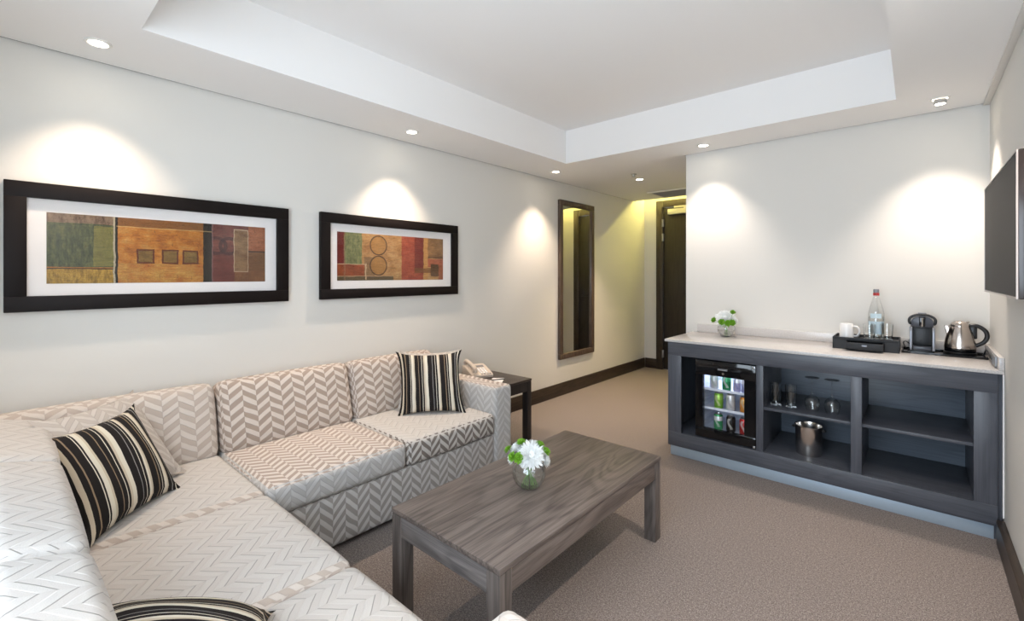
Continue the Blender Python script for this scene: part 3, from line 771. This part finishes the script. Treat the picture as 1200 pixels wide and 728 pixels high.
# ------------------------------------------------------------------ minibar cabinet
CX0, CX1, CF, CT = -1.449, .322, 3.476, .880
cab = thing('minibar_cabinet', 'long low dark grey open minibar cabinet along the back wall', 'cabinet', ((CX0+CX1)/2, 3.78, 0))
def cpart(name, boxes, m, label=None, bev=.0015):
    b = B()
    for q in boxes: box(b, *q, bev)
    return obj(name, b, m, cab, label)
OP = [(-1.347, -.826), (-.782, -.300), (-.245, .232)]
OZ0, OZ1, CBK = .185, .776, 4.06
cpart('face_rail', [(CX0, CX1, CF, CF+.022, OZ1, CT)], M['cab']); cpart('face_rail', [(CX0, CX1, CF, CF+.022, .078, OZ0)], M['cab'])
for q in ((CX0, OP[0][0]), (OP[0][1], OP[1][0]), (OP[1][1], OP[2][0]), (OP[2][1], CX1)):
    cpart('face_stile', [(*q, CF, CF+.022, OZ0, OZ1)], M['cabz'])
cpart('side_panel', [(CX0, CX0+.022, CF+.022, CBK+.03, .078, CT)], M['cabz'])
cpart('side_panel', [(CX1-.03, XR-.004, CF+.03, CBK+.03, .0, CT)], M['cabz'])
cpart('divider', [(OP[0][1]+.004, OP[1][0]-.004, CF+.022, CBK, OZ0, OZ1)], M['cabz'])
cpart('divider', [(OP[1][1]+.004, OP[2][0]-.004, CF+.022, CBK, OZ0, OZ1)], M['cabz'])
cpart('bottom_panel', [(CX0+.022, CX1-.03, CF+.022, CBK, OZ0-.03, OZ0)], M['cab'])
cpart('top_panel', [(CX0+.022, CX1-.03, CF+.022, CBK, OZ1+.004, OZ1+.03)], M['cab'])
cpart('back_panel', [(CX0+.022, CX1-.03, CBK, CBK+.018, OZ0-.03, CT)], M['cabback'], 'paler blue grey back panel')
cpart('side_panel', [(OP[2][1]+.002, CX1-.032, CF+.022, CBK, OZ0, OZ1)], M['cabz'])
cpart('shelf', [(OP[1][0]-.004, OP[1][1]+.004, CF+.020, CBK, .472, .490)], M['cab'])
cpart('shelf', [(OP[2][0]-.004, OP[2][1]+.002, CF+.020, CBK, .472, .490)], M['cab'])
cpart('plinth', [(CX0+.012, .309, CF+.02, CBK, 0, .078)], M['plinth'], 'pale brushed metal kick plate')
b = B(); box(b, XR-.006, XR-.0005, CF-.004, CF+.03, .13, .885); struct('trim_2', b, M['white'], 'thin white strip between cabinet end and right wall', 'trim')  # thin white upright strip at the cabinet end
# worktop
wt = thing('worktop', 'white stone worktop with low upstand on the minibar cabinet', 'worktop', ((CX0+CX1)/2, 3.78, CT+.0005))
b = B(); box(b, -1.470, XR-.001, 3.456, YB-.001, CT+.0005, .9005, .003); obj('slab', b, M['stone'], wt)
b = B(); box(b, -1.440, XR-.022, YB-.020, YB-.001, .901, .968, .002); obj('upstand', b, M['stone'], wt)
b = B(); box(b, XR-.021, XR-.001, 3.458, YB-.001, .901, .968, .002); obj('upstand', b, M['stone'], wt)
b = B(); box(b, XR-.030, XR-.021, 3.52, 3.66, .908, .962, .002)
for k in range(2): box(b, XR-.032, XR-.0305, 3.54+k*.06, 3.58+k*.06, .918, .952)
obj('socket_plate', b, M['socket'], wt, 'grey power socket on the upstand')
CTZ = .9005

# ------------------------------------------------------------------ fridge and cans
FX0, FX1, FZ0, FZ1, FYF, FYB = -1.243, -.832, OZ0, .765, 3.488, 3.96
fr = thing('minibar_fridge', 'small black glass door fridge inside the cabinet', 'fridge', ((FX0+FX1)/2, (FYF+FYB)/2, FZ0))
b = B(); y = FYF+.045
box(b, FX0+.004, FX0+.030, y, FYB, FZ0, FZ1-.004); box(b, FX1-.030, FX1-.004, y, FYB, FZ0, FZ1-.004)
box(b, FX0+.030, FX1-.030, y, FYB, FZ1-.05, FZ1-.004); box(b, FX0+.030, FX1-.030, y, FYB, FZ0, FZ0+.055); box(b, FX0+.030, FX1-.030, FYB-.04, FYB, FZ0+.055, FZ1-.05)
obj('housing', b, M['black'], fr)
b = B(); e = .0015; x0, x1, z0, z1 = FX0+.031, FX1-.031, FZ0+.056, FZ1-.051
box(b, x0, x0+.004, y+.001, FYB-.045, z0, z1); box(b, x1-.004, x1, y+.001, FYB-.045, z0, z1); box(b, x0+.004, x1-.004, FYB-.049, FYB-.041, z0, z1)
box(b, x0+.004, x1-.004, y+.001, FYB-.05, z0, z0+.004); box(b, x0+.004, x1-.004, y+.001, FYB-.05, z1-.004, z1)
for k in range(16): box(b, x0+.004, x0+.009, y+.02, FYB-.06, z0+.03+k*.026, z0+.037+k*.026)
obj('liner', b, M['fridgein'], fr, 'pale blue white lining')
WX0_, WX1_, WZ0_, WZ1_ = -1.188, -.905, .264, .657
b = B(); box(b, FX0, FX1, FYF, FYF+.035, FZ0+.008, WZ0_, .002); box(b, FX0, FX1, FYF, FYF+.035, WZ1_, FZ1, .002)
box(b, FX0, WX0_, FYF, FYF+.035, WZ0_, WZ1_); box(b, WX1_, FX1, FYF, FYF+.035, WZ0_, WZ1_)
dr = obj('door', b, M['blackgloss'], fr, 'gloss black door frame')
b = B(); box(b, WX0_, WX1_, FYF+.012, FYF+.018, WZ0_, WZ1_); obj('door_glass', b, M['pane'], dr)
b = B(); box(b, -1.083, -1.017, FYF-.002, FYF, .703, .716); obj('badge', b, M['socket'], dr, 'small grey badge')
b = B(); lathe(b, [(0, .004), (.008, .004), (.010, 0)], (0, 0, 0), 16); b.transform(Matrix.Translation((-1.045, FYF, .681)) @ Matrix.Rotation(PI/2, 4, 'X')); obj('lock', b, M['steel'], dr)
for z in (FZ0+.015, FZ1-.015):
    b = B(); box(b, FX1-.018, FX1-.002, FYF-.003, FYF+.02, z-.008, z+.008, .002); obj('hinge', b, M['brushed'], dr)
for z in (.398, .540):
    b = B(); box(b, x0+.010, x1-.005, y+.012, FYB-.055, z, z+.004); box(b, x0+.010, x1-.005, y+.006, y+.012, z-.004, z+.014); obj('shelf', b, M['fridgein'], fr, 'white fridge shelf')
b = B(); box(b, x0+.02, x1-.02, y+.004, y+.016, z1-.016, z1-.006); obj('light', b, M['fridgeled'], fr)
b = B(); box(b, x0+.010, x1-.01, FYB-.056, FYB-.051, z1-.08, z1-.01); obj('light', b, M['fridgeled'], fr)
def can_mat(name, base, band, mark):
    g = G(name); o = g.coord(); x_, y_, z_ = g.sep(o)
    ang = g.math('ARCTAN2', x_, g.math('MULTIPLY', y_, -1))
    col = g.mix(g.math('LESS_THAN', g.math('ABSOLUTE', g.math('SUBTRACT', z_, .085)), .016), base, band)
    s = g.math('ABSOLUTE', g.math('SUBTRACT', g.math('MULTIPLY', ang, .55), g.math('MULTIPLY', g.math('SINE', g.math('MULTIPLY', z_, 60)), .22)))
    mk = g.math('MULTIPLY', g.math('LESS_THAN', s, .16), g.math('MULTIPLY', g.math('GREATER_THAN', z_, .025), g.math('LESS_THAN', z_, .1)))
    col = g.mix(g.math('MULTIPLY', mk, .6), col, mark)
    return g.done(g.bsdf(col, .3, .35))
def can(label, x, yy, z, base, band, mark, name, h=.118, r=.031):
    t = thing('drink_can', label, 'can', (x, yy, z), 'drink cans in the fridge')
    b = B(); lathe(b, [(0, .004), (r*.72, .003), (r*.76, 0), (r, .010), (r, h-.014), (r*.8, h-.003)], (x, yy, z), 28); obj('can_body', b, can_mat(name, base, band, mark), t)
    b = B(); lathe(b, [(r*.8, h-.003), (r*.82, h), (r*.76, h), (r*.72, h-.004), (0, h-.004)], (x, yy, z), 28); obj('lid', b, M['brushed'], t)
W_, Gn, Lm = (.75, .76, .78), (.02, .25, .09), (.22, .48, .05)
yc = y+.045
Zs = (z0+.0045, .4025, .5445)
can('pale grey can, left on the top fridge shelf', -1.135, yc, Zs[2], (.6, .6, .62), (.45, .5, .5), (.35, .45, .4), 'can_pale', .105)
can('dark green can on the top fridge shelf', -1.047, yc, Zs[2], Gn, (.05, .35, .15), W_, 'can_dark_green', .105)
can('slim lilac and white can, second from right on the top fridge shelf', -.976, yc, Zs[2], (.45, .42, .62), W_, (.2, .22, .45), 'can_lilac', .105, .026)
can('slim blue and white can, rightmost on the top fridge shelf', -.921, yc, Zs[2], (.30, .32, .55), W_, (.6, .6, .75), 'can_blue', .105, .026)
can('lime green can, left on the middle fridge shelf', -1.103, yc, Zs[1], Lm, (.35, .6, .1), (.75, .8, .5), 'can_lime')
can('silver white can on the middle fridge shelf', -1.020, yc, Zs[1], (.72, .72, .74), (.6, .62, .65), (.35, .36, .4), 'can_silver')
can('orange can, right on the middle fridge shelf', -.925, yc, Zs[1], (.75, .30, .05), (.8, .42, .1), (.85, .7, .5), 'can_orange')
can('white and green can at the bottom left of the fridge', -1.106, yc, Zs[0], (.05, .33, .13), W_, (.7, .78, .72), 'can_white_green')
can('black can at the bottom middle of the fridge', -1.018, yc, Zs[0], (.012, .011, .012), (.02, .02, .02), (.65, .64, .62), 'can_black')
can('red can at the bottom right of the fridge', -.928, yc, Zs[0], (.5, .02, .02), (.55, .03, .03), (.82, .78, .78), 'can_red')

# ------------------------------------------------------------------ glasses and ice bucket in the cabinet
def tumbler(label, x, y, z, r=.036, h=.150, grp='tall tumblers in the cabinet', taper=.86):
    b = B(); lathe(b, [(0, 0), (r*taper, 0), (r, h), (r-.003, h), (r*taper-.003, .014), (0, .014)], (x, y, z), 32)
    return tag(obj('tumbler_glass', b, M['realglass'], None, None, (x, y, z)), label, 'glass', grp)
tumbler('clear tall tumbler nearest the fridge on the cabinet shelf', -.735, 3.62, .4905)
tumbler('clear tall tumbler beside the wine glasses on the cabinet shelf', -.643, 3.62, .4905)
def wine(label, x, y, z):
    t = thing('wine_glass', label, 'glass', (x, y, z), 'upturned wine glasses in the cabinet')
    b = B(); H = .222
    lathe(b, [(.033, 0), (.041, .030), (.045, .055), (.040, .080), (.022, .100), (.006, .110), (.0045, .125), (.0045, .095), (.020, .0965), (.038, .078), (.043, .055), (.0395, .030), (.0315, 0)], (x, y, z), 36); obj('bowl', b, M['rimglass'], t)
    b = B(); lathe(b, [(.0042, .112), (.0038, .16), (.0042, H-.012), (0, H-.010)], (x, y, z), 14); obj('stem', b, M['rimglass'], t)
    b = B(); lathe(b, [(.004, H-.012), (.02, H-.005), (.042, H-.002), (.042, H), (0, H)], (x, y, z), 36); obj('foot', b, M['rimglass'], t)
wine('upside down wine glass on the cabinet shelf, nearer the fridge', -.520, 3.62, .4905)
wine('upside down wine glass on the cabinet shelf, farther from the fridge', -.410, 3.62, .4905)
c = (-.545, 3.66, OZ0+.0005)
t = thing('ice_bucket', 'polished steel ice bucket on the cabinet floor', 'bucket', c)
b = B(); lathe(b, [(0, 0), (.073, 0), (.076, .005), (.079, .188), (.082, .190), (.082, .194), (.078, .194), (.076, .188), (.072, .010), (0, .010)], c, 44); obj('bucket_body', b, M['steel'], t)
for s in (-1, 1):
    b = B(); tube(b, [(c[0]+s*.077, c[1]-.012, c[2]+.172), (c[0]+s*.090, c[1]-.010, c[2]+.170), (c[0]+s*.094, c[1], c[2]+.170), (c[0]+s*.090, c[1]+.010, c[2]+.170), (c[0]+s*.077, c[1]+.012, c[2]+.172)], .006, 8); obj('handle', b, M['black'], t)
# ------------------------------------------------------------------ on the worktop
# flowers at the left
V2 = (-1.150, 3.92, CTZ)
bowl('glass_vase', 'small round glass bowl of flowers on the minibar worktop', V2, .068, .9, .105, .05, M['rimglass'])
v2 = Vector(V2)
def f2(kind, label, dx, dz, dy, R, ax):
    h = v2+Vector((dx, -dy, dz)); foot = v2+Vector((-dx*.2, dy*.2, .008)); flower(kind, label, h, ax, R, foot, group='bowl of flowers on the worktop')
f2('w', 'big white chrysanthemum in the worktop bowl', -.012, .140, .0, .085, (-.05, -.75, .65))
f2('w', 'smaller white chrysanthemum at the right of the worktop bowl', .050, .135, .0, .045, (.6, -.4, .7))
f2('g', 'green button flower at the left of the worktop bowl', -.082, .130, .05, .026, (-.5, -.8, .3))
f2('g', 'green button flower at the middle front of the worktop bowl', -.012, .122, .085, .027, (0, -.9, .3))
f2('g', 'green button flower right of the middle in the worktop bowl', .034, .116, .085, .026, (.2, -.9, .2))
f2('g', 'green button flower at the right rim of the worktop bowl', .064, .120, .07, .027, (.5, -.8, .3))
f2('g', 'green button flower on top of the worktop bowl', .055, .200, .02, .024, (.3, -.5, .8))
# black leatherette box with open drawer
BX0, BX1, BY0, BY1, BZ = -.426, -.076, 3.781, 4.03, .980
t = thing('amenity_box', 'black box with half open drawer on the worktop', 'box', ((BX0+BX1)/2, (BY0+BY1)/2, CTZ+.0005))
b = B(); z = CTZ+.0005; w_ = .008
box(b, BX0, BX1, BY0, BY1, z, z+.008); box(b, BX0, BX0+w_, BY0, BY1, z+.008, BZ, .001); box(b, BX1-w_, BX1, BY0, BY1, z+.008, BZ, .001)
box(b, BX0+w_, BX1-w_, BY1-w_, BY1, z+.008, BZ); box(b, BX0+w_, BX1-w_, BY0, BY0+w_, z+.062, BZ, .001); box(b, BX0+w_, BX1-w_, BY0+w_, BY1-w_, z+.058, z+.064)
box(b, BX0+w_, BX0+.075, BY0, BY0+w_, z+.008, z+.062); box(b, BX1-.075, BX1-w_, BY0, BY0+w_, z+.008, z+.062)
box(b, -.300, -.292, BY0+w_, BY1-w_, z+.064, BZ-.003)
obj('box_body', b, M['blackmatte'], t)
b = B(); dx0, dx1, dy0 = BX0+.078, BX1-.078, 3.705
box(b, dx0, dx1, dy0, 3.95, z+.009, z+.013); box(b, dx0, dx1, dy0, dy0+.008, z+.009, z+.056, .001); box(b, dx0, dx0+.006, dy0+.008, 3.95, z+.013, z+.054); box(b, dx1-.006, dx1, dy0+.008, 3.95, z+.013, z+.054)
dw = obj('drawer', b, M['blackmatte'], t)
b = B(); box(b, -.262, -.236, dy0-.004, dy0, z+.034, z+.044, .001); obj('pull', b, M['silver'], dw, 'small silver pull')
TZ = z+.0645
# mug
c = (-.357, 3.88, TZ); t = thing('mug', 'white china mug upside down on the black box', 'mug', c)
b = B(); lathe(b, [(.041, 0), (.040, .05), (.037, .095), (.034, .100), (0, .100), (0, .095), (.033, .094), (.036, .05), (.0385, 0)], c, 36); obj('mug_body', b, M['white'], t)
b = B(); tube(b, spline([(c[0]+.035, c[1]-.008, c[2]+.082), (c[0]+.060, c[1]-.014, c[2]+.080), (c[0]+.072, c[1]-.017, c[2]+.052), (c[0]+.060, c[1]-.014, c[2]+.022), (c[0]+.037, c[1]-.008, c[2]+.018)], 6), .006, 10); obj('handle', b, M['white'], t)
# bottle
c = (-.200, 3.93, TZ); t = thing('water_bottle', 'clear glass water bottle with white cap standing on the black box', 'bottle', c)
k_ = 1.06
b = B(); P = [(0, .004), (.036, 0), (.042, .006), (.043, .12), (.041, .165), (.033, .205), (.022, .245), (.0145, .275), (.0135, .295)]
lathe(b, [(r_*k_, z_*k_) for r_, z_ in P]+[(r_*k_-.003, z_*k_) for r_, z_ in P[::-1][:-2]]+[(.034, .01), (0, .01)], c, 36); obj('bottle_glass', b, M['rimglass'], t)
b = B(); lathe(b, [(0, .0105), (.036, .0105), (.0385, .016), (.0415, .12), (.040, .15), (0, .15)], c, 32); obj('water', b, M['water'], t)
b = B(); lathe(b, [(0, .3135), (.015, .3135), (.016, .316), (.016, .334), (.014, .337), (0, .337)], c, 24); obj('cap', b, M['silver'], t)
b = B(); lathe(b, [(.0170, .294), (.0172, .312), (.0145, .3125), (.0145, .294)], c, 24); obj('neck_band', b, M['red'], t, 'red neck band')
b = B(); n = 16
for (a0, a1, z0_, z1_, rr) in ((-1.05, 1.05, .035, .115, .0462), (-.7, .7, .135, .165, .0452)):
    A = [b.verts.new((c[0]+rr*math.sin(a0+(a1-a0)*k/n), c[1]-rr*math.cos(a0+(a1-a0)*k/n), c[2]+z0_*k_)) for k in range(n+1)]
    Bv = [b.verts.new((c[0]+rr*math.sin(a0+(a1-a0)*k/n), c[1]-rr*math.cos(a0+(a1-a0)*k/n), c[2]+z1_*k_)) for k in range(n+1)]
    for k in range(n): b.faces.new((A[k], A[k+1], Bv[k+1], Bv[k]))
obj('label', b, M['label'], t, 'pale blue label')
tumbler('clear glass tumbler left of the water bottle on the black box', -.232, 3.845, TZ, .033, .105, 'tumblers on the black box')
tumbler('clear glass tumbler right of the water bottle on the black box', -.143, 3.875, TZ, .034, .110, 'tumblers on the black box')
# tray, coffee machine, kettle
b = B(); tx0, tx1, ty0, ty1 = -.070, .318, 3.845, 4.075; z = CTZ+.0005
box(b, tx0, tx1, ty0, ty1, z, z+.005, .001)
for q in ((tx0, tx1, ty0, ty0+.008), (tx0, tx1, ty1-.008, ty1), (tx0, tx0+.008, ty0+.008, ty1-.008), (tx1-.008, tx1, ty0+.008, ty1-.008)): box(b, *q, z+.005, z+.012, .001)
tag(obj('serving_tray', b, M['blackgloss'], None, None, ((tx0+tx1)/2, (ty0+ty1)/2, z)), 'gloss black tray under the kettle and coffee machine', 'tray')
TRZ = z+.0055
cm = thing('coffee_machine', 'small black and grey capsule coffee machine on the black tray', 'coffee machine', (.030, 3.96, TRZ))
x = .030; F = 3.868
b = B(); box(b, x-.058, x+.058, F, 4.060, TRZ, TRZ+.016, .004); box(b, x-.058, x+.058, 3.955, 4.060, TRZ+.0165, TRZ+.160, .008); obj('machine_body', b, M['black'], cm)
b = B(); box(b, x-.044, x+.044, F-.006, 3.952, TRZ+.0165, TRZ+.040, .004)
obj('drip_tray', b, M['greyplastic'], cm, 'blue grey drip tray')
b = B()
for s in (-1, 1):
    prism(b, [(F-.004, TRZ+.0165), (F+.010, TRZ+.0165), (F+.022, TRZ+.135), (F+.03, TRZ+.160), (F+.012, TRZ+.160), (F+.004, TRZ+.135)], 'x', x+s*.0535-.0065, x+s*.0535+.0065, .002)
obj('side_strip', b, M['silver'], cm, 'silver grey side strips')
b = B()
for k in range(11):
    for r_ in range(9): box(b, x-.040+k*.0075, x-.0355+k*.0075, 3.951, 3.9545, TRZ+.046+r_*.0118, TRZ+.053+r_*.0118)
obj('ribbed_panel', b, M['blackmatte'], cm)
# head: rounded drum facing the front
b = B()
pts = []
for k in range(29):
    a = PI*k/28; pts.append((x+.054*math.cos(a), TRZ+.190+.040*math.sin(a)))
pts += [(x-.054, TRZ+.172), (x-.040, TRZ+.161), (x+.040, TRZ+.161), (x+.054, TRZ+.172)]
prism(b, pts, 'y', F+.012, 4.055, .004); obj('brew_head', b, M['greyplastic'], cm, 'blue grey rounded head')
b = B(); pts = [(x-.014, TRZ+.165), (x+.014, TRZ+.165), (x+.016, TRZ+.225), (x-.016, TRZ+.225)]; prism(b, pts, 'y', F+.002, F+.014, .003); obj('spout_panel', b, M['blackgloss'], cm)
b = B(); tube(b, [(x, F+.002, TRZ+.166), (x, F-.003, TRZ+.19), (x, F+.001, TRZ+.215)], .0045, 8); obj('spout', b, M['steel'], cm, 'chrome spout')
b = B(); hp = [(x-.052, F+.02, TRZ+.180), (x-.060, F+.018, TRZ+.186), (x-.062, F+.018, TRZ+.205), (x-.054, F+.02, TRZ+.222), (x-.03, F+.02, TRZ+.236), (x, F+.02, TRZ+.240), (x+.03, F+.02, TRZ+.236), (x+.054, F+.02, TRZ+.222), (x+.062, F+.018, TRZ+.205), (x+.060, F+.018, TRZ+.186), (x+.052, F+.02, TRZ+.180)]
tube(b, spline(hp, 5), .0075, 10); obj('lever', b, M['black'], cm, 'black looped lever over the head')
b = B(); box(b, x-.020, x+.020, F+.03, F+.075, TRZ+.244, TRZ+.250, .002); box(b, x-.008, x+.008, F+.045, F+.06, TRZ+.228, TRZ+.245); obj('top_button', b, M['silver'], cm)
KX, KY = .205, 3.965
kt = thing('kettle', 'stainless steel electric kettle with black handle on the black tray', 'kettle', (KX, KY, TRZ))
b = B(); lathe(b, [(0, 0), (.073, 0), (.076, .004), (.076, .014), (.070, .018), (0, .018)], (KX, KY, TRZ), 44); obj('power_base', b, M['black'], kt)
b = B(); lathe(b, [(0, .0185), (.070, .0185), (.0715, .022), (.0715, .040), (0, .040)], (KX, KY, TRZ), 44); obj('heater_ring', b, M['blackgloss'], kt)
b = B(); lathe(b, [(0, .0405), (.0725, .0405), (.073, .050), (.068, .09), (.058, .135), (.047, .170), (.046, .172), (0, .172)], (KX, KY, TRZ), 48)
prism(b, [(KX-.072, TRZ+.176), (KX-.040, TRZ+.176), (KX-.040, TRZ+.120), (KX-.060, TRZ+.115)], 'y', KY-.016, KY+.016, .004); obj('kettle_body', b, M['kettle'], kt, 'brushed steel body with spout')
b = B(); lathe(b, [(.046, .1725), (.046, .178), (.040, .192), (.028, .203), (.012, .208), (0, .209)], (KX, KY, TRZ), 40); ld = obj('lid', b, M['kettle'], kt)
b = B(); lathe(b, [(.004, .208), (.006, .213), (.009, .217), (.006, .221), (0, .222)], (KX+.035, KY, TRZ-.014), 16); obj('lid_knob', b, M['steel'], ld)
b = B(); hp = [(KX+.038, KY, TRZ+.178), (KX+.075, KY, TRZ+.180), (KX+.108, KY, TRZ+.155), (KX+.118, KY, TRZ+.120), (KX+.105, KY, TRZ+.085), (KX+.075, KY, TRZ+.062), (KX+.066, KY, TRZ+.058)]
tube(b, spline(hp, 6), .0115, 12); box(b, KX+.040, KX+.075, KY-.014, KY+.014, TRZ+.10, TRZ+.176, .006); obj('handle', b, M['black'], kt, 'black looped handle')
b = B(); tube(b, spline([(KX+.075, KY+.03, TRZ+.008), (KX+.10, KY, TRZ+.010), (.303, KY-.06, TRZ+.012), (.311, KY-.10, TRZ+.05), (.314, 3.70, .935), (.312, 3.63, .935)], 8), .0035, 8)
tag(obj('power_cable', b, M['black'], None, None, (.30, KY, TRZ)), 'black power cord from kettle to the socket plate', 'cord')
b = B(); tube(b, spline([(-.028, 4.05, TRZ+.03), (-.05, 4.02, TRZ+.05), (-.062, 3.97, TRZ+.045), (-.05, 3.93, TRZ+.02), (-.04, 3.95, TRZ+.008), (-.036, 4.0, TRZ+.006)], 8), .003, 8)
tag(obj('power_cable', b, M['black'], None, None, (-.03, 4.03, TRZ)), 'black cord looping between the box and coffee machine', 'cord')

# ------------------------------------------------------------------ television
tv = thing('television', 'large flat television mounted on the right wall', 'television', (XR, 2.93, 1.585))
TY0v, TY1v, TZ0v, TZ1v, TXF = 2.42, 3.44, 1.312, 1.850, .270
b = B(); box(b, TXF+.004, TXF+.045, TY0v, TY1v, TZ0v, TZ1v, .003); obj('casing', b, M['tvedge'], tv)
b = B(); box(b, TXF+.001, TXF+.0039, TY0v+.012, TY1v-.008, TZ0v+.010, TZ1v-.010); obj('screen', b, M['tvscreen'], tv)
b = B(); w_ = .007
for q in ((TY0v, TY1v, TZ0v, TZ0v+w_), (TY0v, TY1v, TZ1v-w_, TZ1v), (TY0v, TY0v+w_, TZ0v+w_, TZ1v-w_), (TY1v-w_, TY1v, TZ0v+w_, TZ1v-w_)): box(b, TXF-.001, TXF+.0039, *q)
obj('bezel', b, M['tvtrim'], tv, 'slim grey bezel')
b = B(); box(b, XR-.008, XR-.001, 2.75, 3.1, 1.45, 1.72); box(b, TXF+.046, XR-.008, 2.85, 3.0, 1.52, 1.65); obj('wall_bracket', b, M['black'], tv)

# ------------------------------------------------------------------ daylight, camera, look
wd = bpy.data.worlds.new('daylight'); SC.world = wd; wd.use_nodes = True
bg = wd.node_tree.nodes['Background']; bg.inputs[0].default_value = (.76, .88, 1.0, 1); bg.inputs[1].default_value = 7.4
pl = bpy.data.lights.new('window_portal', 'AREA'); pl.shape = 'RECTANGLE'; pl.size = WX1-WX0; pl.size_y = WZ1-WZ0
po = bpy.data.objects.new('window_portal', pl); COL.objects.link(po); po.location = ((WX0+WX1)/2, YR-.12, (WZ0+WZ1)/2); po.rotation_euler = (PI/2, 0, 0); pl.cycles.is_portal = True

cam = bpy.data.cameras.new('camera'); co = bpy.data.objects.new('camera', cam); COL.objects.link(co)
co.location = (0, 0, 1.40); co.rotation_euler = (PI/2, 0, math.radians(41.497))
cam.sensor_width = 36; cam.sensor_fit = 'HORIZONTAL'; cam.lens = 535/1200*36; cam.shift_y = -(364-322)/1200; cam.clip_start = .02
SC.camera = co
vs = SC.view_settings; vs.view_transform = 'Standard'; vs.look = 'None'; vs.gamma = 1; vs.exposure = 0.56; vs.use_curve_mapping = False
cy = SC.cycles; cy.use_denoising = True; cy.max_bounces = 10; cy.diffuse_bounces = 6; cy.glossy_bounces = 5; cy.transparent_max_bounces = 24; cy.transmission_bounces = 8
cy.sample_clamp_indirect = 8; cy.caustics_reflective = False; cy.caustics_refractive = False
